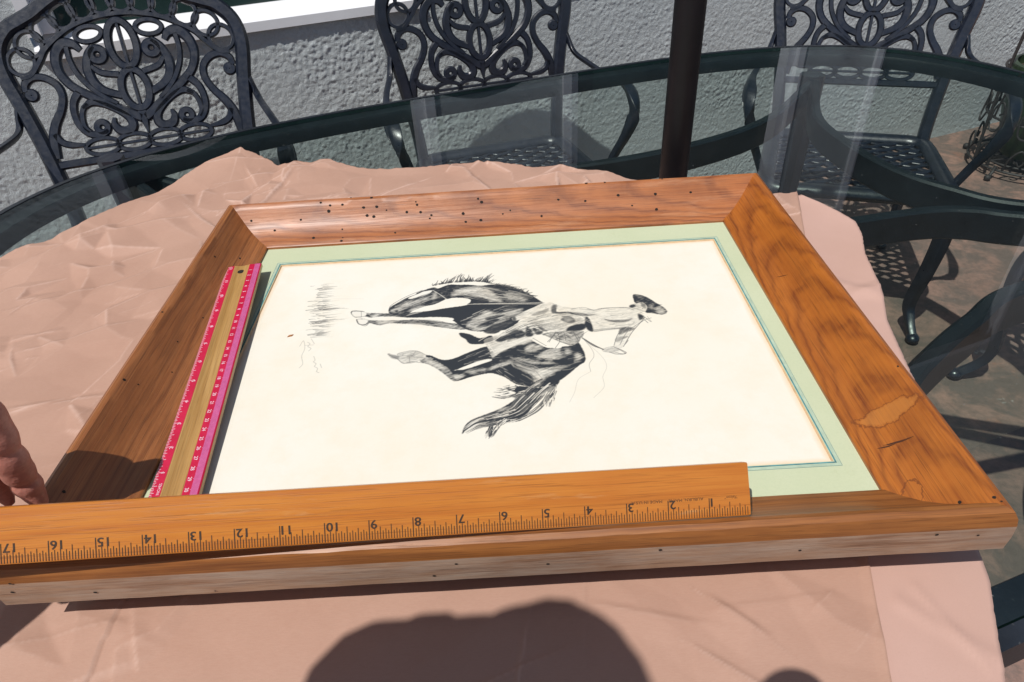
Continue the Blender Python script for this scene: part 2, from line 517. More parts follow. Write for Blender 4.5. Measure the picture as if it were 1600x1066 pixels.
t.l.new(fac, ms.inputs[0]); t.l.new(tr.outputs[0], ms.inputs[1]); t.l.new(gl.outputs[0], ms.inputs[2])
df = t.node("ShaderNodeBsdfDiffuse", Color=(0.5, 0.5, 0.48, 1))
ms2 = t.n.new("ShaderNodeMixShader")
dust = t.ramp(t.noise(t.coord(), 330, 3, 0.5), [(0.735, 0.0), (0.76, 0.8)])
film = t.ramp(t.noise(t.coord(), 6, 5, 0.6), [(0.4, 0.001), (0.7, 0.006)])
t.l.new(t.math('MAXIMUM', t.math('MULTIPLY', dust, 0.5), film), ms2.inputs[0]); t.l.new(ms.outputs[0], ms2.inputs[1]); t.l.new(df.outputs[0], ms2.inputs[2])
t.l.new(ms2.outputs[0], t.out.inputs[0])
M['glass'] = t.mat
t = NT("table_glass_underside")
tr = t.node("ShaderNodeBsdfTransparent", Color=(0.95, 0.98, 0.965, 1))
t.l.new(tr.outputs[0], t.out.inputs[0])
M['glass_under'] = t.mat
M['glass_edge'] = flat("green_glass_edge", (0.010, 0.030, 0.026), 0.15, 0.2, 30)
o1 = outline(0.0)
vs = [(p.x, p.y, HG) for p in o1] + [(p.x, p.y, HG - 0.006) for p in o1]
mb = MB()
mb.v = vs
mb.f = [tuple(range(NS)), tuple(reversed(range(NS, 2 * NS)))] + [(i, i + NS, (i + 1) % NS + NS, (i + 1) % NS) for i in range(NS)]
mb.m = [0, 1] + [2] * NS
me = mb.mesh("glass_top", [M['glass'], M['glass_under'], M['glass_edge']], smooth=False)
link("glass_top", me, table)
# metal rim: lip round the glass, broad flat band with a ridge below it
sec = [(0.0125, -0.0010), (0.0100, 0.0006), (0.0015, 0.0008), (0.0012, -0.0070), (-0.024, -0.0075), (-0.026, -0.012), (-0.026, -0.030), (-0.021, -0.030), (-0.021, -0.016), (-0.013, -0.016), (-0.012, -0.024), (-0.004, -0.024), (-0.002, -0.017), (0.003, -0.018), (0.009, -0.034), (0.0125, -0.034)]
mb = MB()
offs = [outline(q) for q, h in sec]
k = len(sec)
vs = []
for i in range(NS):
    for j, (q, h) in enumerate(sec):
        vs.append((offs[j][i].x, offs[j][i].y, HG + h))
fs = []
for i in range(NS):
    i2 = (i + 1) % NS
    for j in range(k):
        j2 = (j + 1) % k
        fs.append((i * k + j, i * k + j2, i2 * k + j2, i2 * k + j))
mb.add(vs, fs)
mb.build("rim", M['metal_dusty'], table, angle=30)
def tl(x, y, z):       # world point to table-local
    d = Vector((x, y, z)) - Vector((TC.x, TC.y, FLOOR))
    return Vector((d.x * math.cos(TH) + d.y * math.sin(TH), -d.x * math.sin(TH) + d.y * math.cos(TH), d.z))
def brace(pts, w=0.016, h=0.046):
    P = catmull([tl(*p) for p in pts], 10)
    MB().sweep(P, rrect(w, h, 0.2)).build("brace", M['metal_dusty'], table)
zb = -0.135
brace([(-0.365, 0.905, -0.12), (-0.17, 0.80, zb), (0.10, 0.765, zb), (0.386, 0.785, zb), (0.60, 0.835, zb), (0.79, 0.940, zb), (0.925, 1.085, -0.12)])
brace([(0.930, 1.075, -0.115), (0.882, 0.93, -0.13), (0.890, 0.805, zb), (0.915, 0.705, zb), (0.958, 0.638, zb), (1.03, 0.578, zb), (1.22, 0.50, -0.12)])
brace([(0.60, 0.53, zb), (0.70, 0.545, zb), (0.793, 0.562, zb), (0.895, 0.577, zb), (0.953, 0.570, zb), (1.01, 0.546, zb), (1.21, 0.455, -0.12)])
brace([(-0.02, -0.03, -0.12), (0.25, 0.05, zb), (0.50, 0.12, zb), (0.66, 0.205, zb), (0.727, 0.262, zb), (0.81, 0.325, zb), (0.914, 0.385, zb), (1.20, 0.43, -0.12)], 0.020, 0.055)
brace([(-0.33, 0.86, -0.12), (-0.20, 0.72, zb), (-0.14, 0.50, zb), (-0.16, 0.25, zb), (-0.06, 0.02, -0.12)])
def table_leg(x, y, dx, dy):
    P = catmull([tl(x, y, -0.092), tl(x, y, -0.25), tl(x - dx * 0.06, y - dy * 0.06, -0.45), tl(x + dx * 0.15, y + dy * 0.15, -0.68), tl(x + dx * 0.5, y + dy * 0.5, -0.795), tl(x + dx, y + dy, FLOOR + 0.012)], 6)
    n = len(P)
    sc = [1.0 - 0.35 * math.sin(math.pi * i / (n - 1)) ** 2 for i in range(n)]
    MB().sweep(P, rrect(0.046, 0.040, 0.35), up=(0.3, 0.2, 1), scales=sc).build("leg", M['metal'], table)
table_leg(0.935, 1.105, 0.02, 0.03)
table_leg(1.245, 0.475, 0.13, 0.02)
table_leg(-0.355, 0.895, -0.04, 0.03)
table_leg(-0.05, -0.04, -0.05, -0.05)
mb = MB()
mb.lathe([(0.030, -0.004), (0.044, -0.004), (0.046, 0.0), (0.044, 0.004), (0.032, 0.005), (0.030, -0.06), (0.034, -0.06)], 28, tl(0.5375, 0.562, ZG + 0.002))
mb.build("centre_ring", M['metal'], table)

# umbrella pole through the middle
pole = empty("umbrella_pole", (0.5375, 0.562, FLOOR))
tag(pole, "dark brown umbrella pole rising through the glass table", "pole")
MB().lathe([(0.0, 2.5), (0.0175, 2.5), (0.0175, 0.04), (0.028, 0.035), (0.028, 0.0)], 40, (0, 0, 0)).build("shaft", M['pole'], pole)
MB().lathe([(0.0, 0.09), (0.030, 0.09), (0.035, 0.075), (0.20, 0.045), (0.225, 0.03), (0.23, 0.0)], 48).build("base_weight", M['iron'], pole)

# ------------------------------------------------------------------ cast metal chairs
def ribbon(pts, w, h=0.0095, n=6, closed=False, taper=None):
    """flat cast bar following points in the plane of the chair back (x, z); front face towards -Y"""
    P = catmull([(p[0], 0.0, p[1]) for p in pts], n, closed)
    a, b = w * (1.36 if w < 0.02 else 1.1) / 2, h / 2
    sec = [(-a, -b), (-a, b * 0.2), (-a * 0.62, b), (a * 0.62, b), (a, b * 0.2), (a, -b)]
    N = len(P)
    vs = []
    for i in range(N):
        p, q = P[(i - 1) % N] if (closed or i > 0) else P[i], P[(i + 1) % N] if (closed or i < N - 1) else P[i]
        tt = (q - p).normalized()
        lat = Vector((tt.z, 0, -tt.x))
        s = 1.0
        if taper:
            f = i / (N - 1) * (len(taper) - 1); k0 = min(int(f), len(taper) - 2)
            s = taper[k0] + (taper[k0 + 1] - taper[k0]) * (f - k0)
        for (c, d) in sec:
            vs.append(P[i] + lat * c * s + Vector((0, -d, 0)))
    fs, k = [], len(sec)
    for i in range(N if closed else N - 1):
        j = (i + 1) % N
        for s in range(k):
            s2 = (s + 1) % k
            fs.append((i * k + s, i * k + s2, j * k + s2, j * k + s))
    if not closed:
        fs += [tuple(range(k)), tuple((N - 1) * k + s for s in range(k))]
    return vs, fs
def mir(p): return [(-x, z) for x, z in p]
def oval(cx, cz, rx, rz, rot=0.0, n=16):
    o = []
    for i in range(n):
        a = 2 * math.pi * i / n
        x, z = rx * math.cos(a), rz * math.sin(a)
        o.append((cx + x * math.cos(rot) - z * math.sin(rot), cz + x * math.sin(rot) + z * math.cos(rot)))
    return o
def rib_mesh(name, lst):
    mb = MB()
    for (pts, w, kw) in lst:
        mb.add(*ribbon(pts, w, **kw))
    return mb.mesh(name, M['metal'], angle=28)
BACK = []      # (name, mesh) of every casting of the back
half = [(0.190, -0.03), (0.193, 0.06), (0.206, 0.179), (0.222, 0.273), (0.236, 0.345), (0.230, 0.392), (0.205, 0.424), (0.178, 0.437), (0.150, 0.449), (0.105, 0.474), (0.05, 0.492), (0.0, 0.499)]
frame_pts = [(-x, z) for x, z in half] + list(reversed(half))[1:]
BACK.append(("back_frame", rib_mesh("back_frame", [(frame_pts, 0.028, dict(h=0.022))])))
BACK.append(("lower_rail", rib_mesh("lower_rail", [([(-0.203, 0.150), (-0.1, 0.150), (0.1, 0.150), (0.203, 0.150)], 0.013, dict(h=0.012))])))
rib = [(0.207, 0.330), (0.186, 0.334), (0.163, 0.358), (0.142, 0.383), (0.095, 0.412), (0.05, 0.426), (0.0, 0.431)]
BACK.append(("arch_rib", rib_mesh("arch_rib", [(rib + list(reversed(mir(rib)))[1:], 0.0085, dict(h=0.011))])))
for (cx, cz, rot) in ((0.197, 0.361, 0.5), (0.173, 0.392, 0.62), (0.136, 0.418, 0.5), (0.098, 0.440, 0.38), (0.058, 0.453, 0.2), (0.019, 0.460, 0.05)):
    for s in (1, -1):
        BACK.append(("loop", rib_mesh("loop", [(oval(s * cx, cz, 0.0245, 0.0260, s * rot), 0.0068, dict(closed=True, n=3))])))
# two upright ovals with a centre bar
BACK.append(("oval", rib_mesh("oval", [(oval(0, 0.372, 0.0265, 0.046), 0.0125, dict(closed=True, n=3, h=0.012)), ([(0, 0.412), (0, 0.33)], 0.006, dict(n=2))])))
BACK.append(("oval", rib_mesh("oval", [(oval(0, 0.281, 0.0265, 0.0395), 0.0125, dict(closed=True, n=3, h=0.012)), ([(0, 0.316), (0, 0.246)], 0.006, dict(n=2))])))
BACK.append(("stem", rib_mesh("stem", [([(0, 0.238), (0, 0.215), (0, 0.190)], 0.022, dict(taper=[1.0, 0.7, 0.15]))])))
for s in (1, -1):
    f = (lambda p: p) if s > 0 else mir
    BACK.append(("small_oval", rib_mesh("small_oval", [(oval(s * 0.059, 0.3985, 0.0255, 0.0145, -s * 0.10), 0.0080, dict(closed=True, n=3))])))
    BACK.append(("petal", rib_mesh("petal", [
        (oval(s * 0.0535, 0.357, 0.0125, 0.0125, 0, 10), 0.0125, dict(closed=True, n=3)),
        (f([(0.058, 0.374), (0.072, 0.357), (0.080, 0.330), (0.076, 0.304), (0.060, 0.285), (0.030, 0.271)]), 0.0135, dict(taper=[0.8, 1.0, 1.15, 1.1, 1.0, 0.9])),
        (f([(0.072, 0.336), (0.056, 0.321), (0.024, 0.313)]), 0.0105, dict(taper=[0.7, 1.0, 1.0]))])))
    BACK.append(("leaf_scroll", rib_mesh("leaf_scroll", [
        (f([(0.083, 0.370), (0.094, 0.383), (0.114, 0.385), (0.131, 0.366), (0.135, 0.336), (0.122, 0.306), (0.095, 0.282), (0.062, 0.259), (0.028, 0.237), (0.004, 0.222)]), 0.0135, dict(taper=[0.7, 1.1, 1.35, 1.2, 1.05, 1.0, 1.05, 1.1, 1.2, 1.2])),
        (f([(0.107, 0.380), (0.108, 0.355), (0.102, 0.326), (0.086, 0.297), (0.064, 0.273), (0.044, 0.256)]), 0.0090, dict())])))
    BACK.append(("s_scroll", rib_mesh("s_scroll", [
        (oval(s * 0.198, 0.2955, 0.006, 0.006, 0, 10), 0.0115, dict(closed=True, n=2)),
        (f([(0.207, 0.303), (0.203, 0.319), (0.186, 0.329), (0.164, 0.325), (0.146, 0.308), (0.143, 0.284), (0.154, 0.258), (0.172, 0.233), (0.184, 0.205), (0.191, 0.165)]), 0.0120, dict(taper=[0.8, 1.0, 1.0, 1.0, 1.0, 1.0, 1.05, 1.2, 1.3, 1.3])),
        (f([(0.180, 0.214), (0.172, 0.197), (0.156, 0.188), (0.128, 0.184)]), 0.0100, dict(taper=[1.1, 1.1, 1.1, 0.6]))])))
    BACK.append(("c_scroll", rib_mesh("c_scroll", [
        (f([(0.110, 0.290), (0.125, 0.272), (0.131, 0.248), (0.128, 0.224), (0.114, 0.205), (0.092, 0.200), (0.076, 0.206)]), 0.0110, dict(taper=[1.2, 1.1, 1.0, 1.0, 1.1, 1.1, 0.9])),
        (oval(s * 0.086, 0.214, 0.0105, 0.0105, 0, 10), 0.0110, dict(closed=True, n=3)),
        (f([(0.100, 0.264), (0.112, 0.255), (0.118, 0.240), (0.119, 0.220), (0.112, 0.208)]), 0.0085, dict())])))
    BACK.append(("hook_scroll", rib_mesh("hook_scroll", [
        (f([(0.112, 0.257), (0.092, 0.266), (0.070, 0.259), (0.046, 0.243), (0.029, 0.226), (0.026, 0.209), (0.038, 0.199), (0.054, 0.203), (0.061, 0.216), (0.058, 0.230)]), 0.0115, dict(taper=[0.7, 1.1, 1.0, 1.0, 1.2, 1.3, 1.4, 1.3, 1.0, 0.5]))])))
for cx in (-0.096, -0.033, 0.031, 0.094):
    BACK.append(("chain_oval", rib_mesh("chain_oval", [(oval(cx, 0.176, 0.034, 0.0165), 0.0075, dict(closed=True, n=3)), ([(cx - 0.031, 0.176), (cx + 0.031, 0.176)], 0.005, dict(n=2))])))

SEAT_W0, SEAT_W1, SEAT_D = 0.196, 0.2135, 0.352
corner = [(-SEAT_W0, 0.012), (SEAT_W0, 0.012), (SEAT_W1, -SEAT_D), (-SEAT_W1, -SEAT_D)]
def seat_ring():
    P = []
    for i, (x, y) in enumerate(corner):
        a, b = Vector(corner[i - 1]), Vector(corner[(i + 1) % 4]); c_ = Vector((x, y))
        r = 0.05
        p0 = c_ + (a - c_).normalized() * r; p1 = c_ + (b - c_).normalized() * r
        for k in range(6):
            tt = k / 5
            q = (1 - tt) ** 2 * p0 + 2 * tt * (1 - tt) * c_ + tt * tt * p1
            P.append((q.x, q.y, 0.006 * math.sin(math.pi * min(1, max(0, -q.y / SEAT_D)))))
    mb = MB(); mb.sweep(P, rrect(0.040, 0.030, 0.4), closed=True)
    return mb.mesh("seat_ring", M['metal'], angle=50)
SEAT_ME = seat_ring()
def lattice():
    mb = MB()
    poly = [Vector(c_) for c_ in corner]
    def clip(p, d):
        t0, t1 = -9, 9
        for i in range(4):
            a, b = poly[i], poly[(i + 1) % 4]
            e = b - a; nn = Vector((-e.y, e.x))
            if nn.dot(Vector((0, -SEAT_D / 2)) - a) < 0: nn = -nn
            den = nn.dot(d); num = nn.dot(p - a)
            if abs(den) < 1e-9: continue
            tt = -num / den
            if den > 0: t0 = max(t0, tt)
            else: t1 = min(t1, tt)
        return t0, t1
    for sgn in (1, -1):
        d = Vector((1.0, sgn * 0.56)).normalized()
        for k in range(-12, 13):
            p = Vector((0, -SEAT_D / 2 + k * 0.0345))
            a, b = clip(p, d)
            if b - a < 0.03: continue
            N = max(6, int((b - a) / 0.012))
            nrm = Vector((-d.y, d.x))
            pts = []
            for i in range(N + 1):
                tt = a + (b - a) * i / N
                q = p + d * tt + nrm * 0.0032 * math.sin(tt / 0.0305 * math.pi + (k % 2) * math.pi)
                pts.append((q.x, q.y, -0.004 + (0.0012 if sgn > 0 else -0.0012)))
            mb.sweep(pts, rrect(0.0135, 0.008, 0.3))
    return mb.mesh("seat_lattice", M['metal'], angle=50)
LATT_ME = lattice()

def leg_mesh(pts, w0, w1, foot=True):
    P = catmull(pts, 7)
    n = len(P)
    sc = [w0 + (w1 - w0) * min(1.0, (i / (n - 1)) * 1.15) for i in range(n)]
    mb = MB()
    mb.sweep(P, rrect(1.0, 0.92, 0.5), up=(0.2, 0.9, 0.3), scales=sc)
    if foot:
        e = P[-1]
        mb.ball((e.x, e.y, max(0.014, e.z)), (0.017, 0.019, 0.014), 12, 8)
    return mb.mesh("leg", M['metal'], angle=60)

def make_chair(x, y, th, lean, hs, label, group="cast metal patio chairs around the table"):
    c_ = empty("patio_chair", (x, y, FLOOR), th)
    tag(c_, label, "chair", group)
    back = link("backrest", BACK[0][1], c_)
    back.location = (0, 0, hs); back.rotation_euler = (-lean, 0, 0)
    for nm, me in BACK[1:]:
        link(nm, me, back)
    st = link("seat", SEAT_ME, c_); st.location = (0, 0, hs)
    la = link("lattice", LATT_ME, st)
    cl, sn = math.cos(lean), math.sin(lean)
    for s in (1, -1):
        a0 = Vector((s * 0.232, 0.272 * sn, hs + 0.272 * cl))
        pts = [a0, a0 + Vector((s * 0.012, -0.030, -0.040)), (s * 0.262, -0.045, hs + 0.212), (s * 0.278, -0.130, hs + 0.203), (s * 0.284, -0.215, hs + 0.208),
               (s * 0.282, -0.272, hs + 0.196), (s * 0.276, -0.300, hs + 0.160), (s * 0.262, -0.292, hs + 0.110), (s * 0.244, -0.270, hs + 0.055), (s * 0.222, -0.262, hs + 0.0)]
        P = catmull(pts, 7); n = len(P)
        sc = []
        for i in range(n):
            f = i / (n - 1)
            sc.append(0.021 + 0.019 * math.exp(-((f - 0.58) / 0.16) ** 2))
        MB().sweep(P, rrect(1.0, 0.62, 0.55), up=(s * 0.55, 0.25, 0.8), scales=sc).build("arm", M['metal'], c_, angle=60)
        link("leg", leg_mesh([(s * 0.196, -0.325, hs), (s * 0.212, -0.352, hs * 0.80), (s * 0.208, -0.350, hs * 0.52), (s * 0.200, -0.336, hs * 0.25), (s * 0.208, -0.350, 0.055), (s * 0.222, -0.385, 0.016)], 0.046, 0.026), c_)
        link("leg", leg_mesh([(s * 0.186, 0.006, hs + 0.005), (s * 0.188, 0.022, hs * 0.75), (s * 0.192, 0.050, hs * 0.4), (s * 0.197, 0.110, 0.016)], 0.034, 0.024), c_)
    return c_
make_chair(-0.427, 1.156, 0.286, 0.416, FLOOR * -1 - 0.342, "dark scrollwork chair farthest left, its arched back in front of the long window")
make_chair(0.289, 1.547, 0.256, 0.163, FLOOR * -1 - 0.389, "dark scrollwork chair at the middle of the far table side, left of the umbrella pole")
make_chair(1.283, 1.576, -0.331, 0.306, FLOOR * -1 - 0.428, "dark scrollwork chair right of the umbrella pole, its whole lattice seat seen through the glass")
make_chair(1.800, 0.800, -1.50, 0.25, FLOOR * -1 - 0.40, "dark chair beyond the table's right end, only its front leg and foot in view")

# ------------------------------------------------------------------ brown wrapping paper on the glass
t = NT("brown_kraft_paper")
v = t.coord()
n1 = t.noise(v, 7, 5, 0.6); n2 = t.noise(t.coord((1, 9, 1), (0, 0, 0), (0, 0, 0.5)), 45, 5, 0.7); n3 = t.noise(v, 900, 3, 0.7)
c = t.ramp(n1, [(0.3, (0.425, 0.255, 0.188)), (0.7, (0.485, 0.302, 0.228))])
fib = t.noise(t.coord((1, 6, 1), (0, 0, 0), (0, 0, 0.4)), 260, 4, 0.7)
c = t.mix(t.ramp(fib, [(0.35, 0.22), (0.6, 0.0)]), c, (0.36, 0.19, 0.135))
at = t.node("ShaderNodeAttribute", attribute_name="ridge")      # highlight glints along the sharp folds, painted in as paler colour
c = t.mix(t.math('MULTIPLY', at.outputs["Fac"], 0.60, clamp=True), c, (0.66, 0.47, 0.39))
t.base(c).rough(0.60).spec(0.35)
t.bump(t.mix(0.35, n3, t.noise(v, 140, 5, 0.6)), 0.16, 0.0007)
M['kraft'] = t.mat
t2 = NT("pale_kraft_paper")
v = t2.coord()
n1 = t2.noise(v, 6, 5, 0.6); n3 = t2.noise(v, 900, 3, 0.7)
t2.base(t2.mix(t2.ramp(n3, [(0.3, 0.15), (0.5, 0.0)]), t2.ramp(n1, [(0.3, (0.49, 0.310, 0.250)), (0.7, (0.55, 0.355, 0.295))]), (0.40, 0.24, 0.19))).rough(0.55).spec(0.35)
t2.bump(n3, 0.1, 0.0006)
M['kraft_pale'] = t2.mat

def seg_d(X, Y, a, b):
    ax, ay = a; bx, by = b
    dx, dy = bx - ax, by - ay
    L = dx * dx + dy * dy
    tt = ((X - ax) * dx + (Y - ay) * dy) / L
    u = np.clip(tt, 0, 1)
    d = np.hypot(X - ax - u * dx, Y - ay - u * dy)
    side = (X - ax) * dy - (Y - ay) * dx
    return d, side, np.clip(np.minimum(tt, 1 - tt) * 4, 0, 1)
CREASES = []
rc = random.Random(21)
for i in range(140):
    x, y = rc.uniform(-0.34, 0.15), rc.uniform(-0.1, 0.80)
    if i % 3 == 0: x, y = rc.uniform(-0.05, 0.60), rc.uniform(-0.14, 0.06)
    a = rc.choice((0.45, 0.55, 0.3, 2.2, 1.2)) + rc.uniform(-0.35, 0.35)
    L = rc.uniform(0.012, 0.10)
    CREASES.append(((x, y), (x + L * math.cos(a), y + L * math.sin(a)), (rc.uniform(0.0007, 0.0019) if rc.random() < 0.42 else rc.uniform(0.0002, 0.0006)) * rc.choice((1, 1, -0.8)) * (0.45 if i % 3 == 0 else 1.0), rc.uniform(0.0036, 0.0075)))
CREASES += [((-0.26, 0.50), (-0.11, 0.66), 0.0075, 0.022), ((-0.16, 0.60), (-0.115, 0.655), 0.0065, 0.010), ((-0.20, 0.55), (-0.10, 0.60), 0.0035, 0.012),
            ((-0.11, 0.615), (-0.02, 0.52), 0.0022, 0.007), ((0.01, 0.72), (-0.03, 0.55), 0.0030, 0.010), ((-0.06, 0.70), (0.04, 0.73), 0.0060, 0.018),
            ((-0.25, 0.38), (-0.08, 0.47), 0.0020, 0.012), ((-0.20, 0.30), (-0.07, 0.36), 0.0018, 0.010), ((-0.16, 0.22), (-0.04, 0.24), 0.0024, 0.012), ((-0.12, 0.40), (0.0, 0.44), 0.0016, 0.01),
            ((0.26, 0.70), (0.31, 0.60), 0.0030, 0.010), ((0.20, 0.66), (0.15, 0.62), 0.0025, 0.012), ((0.10, -0.01), (0.145, -0.14), 0.0012, 0.006), ((0.30, -0.12), (0.325, 0.0), 0.0010, 0.004),
            ((0.44, 0.0), (0.47, -0.03), 0.0020, 0.008), ((0.36, 0.0), (0.44, -0.02), 0.0011, 0.007), ((0.42, -0.03), (0.47, -0.07), 0.0012, 0.006), ((0.05, 0.0), (0.14, -0.03), 0.0012, 0.012), ((-0.02, -0.06), (0.09, -0.02), -0.0010, 0.008)]
from mathutils.geometry import delaunay_2d_cdt
def crumple(seed):
    """stiff paper crumples into flat facets: random points, triangulated, each triangle a plane"""
    g = random.Random(seed)
    pts, hs = [], []
    def dens(x, y): return 1.0 if (x < 0.03 or y > 0.50) else (0.30 if y < 0.03 else 0.05)
    n = 0
    while len(pts) < 950 and n < 20000:
        n += 1
        x, y = g.uniform(-0.45, 0.75), g.uniform(-0.25, 0.90)
        if g.random() > dens(x, y) * (0.25 + 0.75 * (0.5 + 0.5 * math.sin(x * 17 + 2 * math.sin(y * 11)))): continue
        if any((x - p[0]) ** 2 + (y - p[1]) ** 2 < 0.008 ** 2 for p in pts[-400:]): continue
        pts.append((x, y))
        a_ = 0.0023 if x < 0.03 or y > 0.50 else 0.0013
        hs.append(g.gauss(0, a_) + (g.uniform(0.002, 0.0045) if g.random() < 0.06 and a_ > 0.001 else 0))
    for x in (-0.5, 0.8):
        for y in (-0.3, 0.95): pts.append((x, y)); hs.append(0.0)
    vs_, _, fs_, ov, _, _ = delaunay_2d_cdt([Vector(p) for p in pts], [], [], 0, 1e-6)
    hh = [hs[o_[0]] if o_ else 0.0 for o_ in ov]
    res = 0.0012
    W_, H_ = int(1.3 / res) + 1, int(1.25 / res) + 1
    A_ = np.zeros((H_, W_))
    for f_ in fs_:
        (xa, ya), (xb, yb), (xc, yc) = [tuple(vs_[i]) for i in f_]
        ha, hb_, hc = [hh[i] for i in f_]
        i0, i1 = max(0, int((min(ya, yb, yc) + 0.3) / res)), min(H_, int((max(ya, yb, yc) + 0.3) / res) + 2)
        j0, j1 = max(0, int((min(xa, xb, xc) + 0.5) / res)), min(W_, int((max(xa, xb, xc) + 0.5) / res) + 2)
        yy, xx = np.mgrid[i0:i1, j0:j1]
        xx = xx * res - 0.5; yy = yy * res - 0.3
        den = (yb - yc) * (xa - xc) + (xc - xb) * (ya - yc)
        if abs(den) < 1e-12: continue
        l1 = ((yb - yc) * (xx - xc) + (xc - xb) * (yy - yc)) / den
        l2 = ((yc - ya) * (xx - xc) + (xa - xc) * (yy - yc)) / den
        l3 = 1 - l1 - l2
        ins = (l1 >= -1e-6) & (l2 >= -1e-6) & (l3 >= -1e-6)
        sub = A_[i0:i1, j0:j1]
        sub[ins] = (l1 * ha + l2 * hb_ + l3 * hc)[ins]
    return A_, res
CRUMPLE, CRES = crumple(17)
def crumple_h(X, Y):
    x, y = np.clip((X + 0.5) / CRES, 0, CRUMPLE.shape[1] - 2), np.clip((Y + 0.3) / CRES, 0, CRUMPLE.shape[0] - 2)
    i, j = y.astype(int), x.astype(int); fx, fy = x - j, y - i
    return (CRUMPLE[i, j] * (1 - fx) + CRUMPLE[i, j + 1] * fx) * (1 - fy) + (CRUMPLE[i + 1, j] * (1 - fx) + CRUMPLE[i + 1, j + 1] * fx) * fy
def paper_h(X, Y):
    h = 0.0014 * vnoise(X, Y, 0.16, 3) + 0.0004 * vnoise(X, Y, 0.06, 4)
    # crumpled facets
    wx, wy = X + 0.02 * vnoise(X, Y, 0.05, 8), Y + 0.02 * vnoise(X, Y, 0.05, 9)
    amp = np.clip(vnoise(X, Y, 0.11, 11) * 1.7 - 0.45, 0.06, 1) * np.where(X < 0.05, 1.0, 0.55)
    h += crumple_h(X, Y) * 0.9 + np.where((X < 0.05) | (Y > 0.5), 0.0022, 0.0006)
    for a, b, am, w in CREASES:
        d, side, ends = seg_d(X, Y, a, b)
        prof = np.where(side > 0, np.clip(1 - d / (w * 2.6), 0, 1), np.clip(1 - d / (w * 0.55), 0, 1))
        h += am * prof * (0.25 + 0.75 * ends)
    # it lies flat under the picture
    inside = np.minimum(np.minimum(X + 0.005, 0.625 - X), np.minimum(Y - 0.02, 0.505 - Y))
    k = np.clip(1 - inside / 0.02, 0.0, 1)
    return h * (0.06 + 0.94 * k)

def interp_poly(pts, n):
    P = np.array(pts, float)
    d = np.r_[0, np.cumsum(np.hypot(*np.diff(P[:, :2], axis=0).T))]
    u = np.linspace(0, d[-1], n)
    return np.stack([np.interp(u, d, P[:, i]) for i in range(P.shape[1])], 1)
# far edge (x, y, lift) and near edge of the big sheet
far = [(-0.345, 0.435, 0.0), (-0.298, 0.492, 0.0), (-0.250, 0.532, 0.001), (-0.228, 0.560, 0.006), (-0.200, 0.610, 0.002), (-0.166, 0.655, 0.001), (-0.112, 0.735, 0.010), (-0.075, 0.765, 0.017), (-0.050, 0.745, 0.010), (-0.010, 0.715, 0.003), (0.030, 0.715, 0.007), (0.070, 0.712, 0.008),
       (0.105, 0.692, 0.005), (0.141, 0.680, 0.002), (0.19, 0.681, 0.003), (0.242, 0.681, 0.005), (0.30, 0.676, 0.004), (0.37, 0.660, 0.002), (0.453, 0.634, 0.001), (0.500, 0.600, 0.0), (0.520, 0.534, 0.0), (0.560, 0.524, 0.0), (0.60, 0.520, 0.0), (0.655, 0.526, 0.0), (0.688, 0.532, 0.0)]
near = [(-0.205, -0.03, 0), (-0.03, -0.140, 0), (0.10, -0.160, 0), (0.505, -0.135, 0)]
PZ = -0.0722
def grow(x, y):     # the sheet lies a little lower than the frame's underside
    return 0.3266 + (x - 0.3266) * 1.0354, -0.2409 + (y + 0.2409) * 1.0354
nu, nv = 500, 440
F = interp_poly(far, nu); N = interp_poly(near, nu)
vv = np.linspace(0, 1, nv)[:, None]
X = N[None, :, 0] * (1 - vv) + F[None, :, 0] * vv
Y = N[None, :, 1] * (1 - vv) + F[None, :, 1] * vv
X, Y = grow(X, Y)
# torn, wavy far edge
edge = vnoise(X[-1:, :], Y[-1:, :], 0.016, 31)[0] - 0.5 + 0.6 * (vnoise(X[-1:, :], Y[-1:, :], 0.005, 32)[0] - 0.5)
for k_ in range(1, 9): Y[-k_, :] += 0.0075 * edge * (1 - (k_ - 1) / 8)
lift = F[None, :, 2] * np.clip((vv - 0.80) / 0.20, 0, 1) ** 1.6
seam_u = np.linspace(0, 1, nu)[None, :]
ph = paper_h(X, Y)
ph = np.where(ph < 0.0006, 0.0006 + (ph - 0.0006) * 0.12, ph)      # it cannot dip into the glass
Z = PZ + 0.0010 + ph + lift
Z += 0.0018 * np.clip((seam_u - 0.992) / 0.008, 0, 1)
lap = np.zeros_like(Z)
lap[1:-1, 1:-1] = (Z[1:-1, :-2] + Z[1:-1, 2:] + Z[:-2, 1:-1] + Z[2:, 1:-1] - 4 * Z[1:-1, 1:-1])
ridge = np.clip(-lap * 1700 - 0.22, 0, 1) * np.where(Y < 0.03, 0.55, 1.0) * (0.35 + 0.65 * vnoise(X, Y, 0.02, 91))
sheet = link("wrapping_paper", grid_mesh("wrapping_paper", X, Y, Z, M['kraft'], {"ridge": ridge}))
sheet.location = (0, 0, 0)
tag(sheet, "large crumpled sheet of brown wrapping paper under the framed picture", "paper")
md = sheet.modifiers.new("thickness", 'SOLIDIFY'); md.thickness = 0.00025; md.offset = -1
ys = np.linspace(-0.14, 0.527, 230)
Rp = np.array([(-0.14, 0.562), (-0.068, 0.587), (-0.005, 0.615), (0.019, 0.621), (0.15, 0.655), (0.267, 0.678), (0.30, 0.690), (0.332, 0.698), (0.382, 0.707), (0.42, 0.721), (0.452, 0.727), (0.477, 0.719), (0.505, 0.706), (0.527, 0.692)])
Sp = np.array([(-0.14, 0.505), (-0.064, 0.526), (0.008, 0.553), (0.25, 0.615), (0.527, 0.688)])
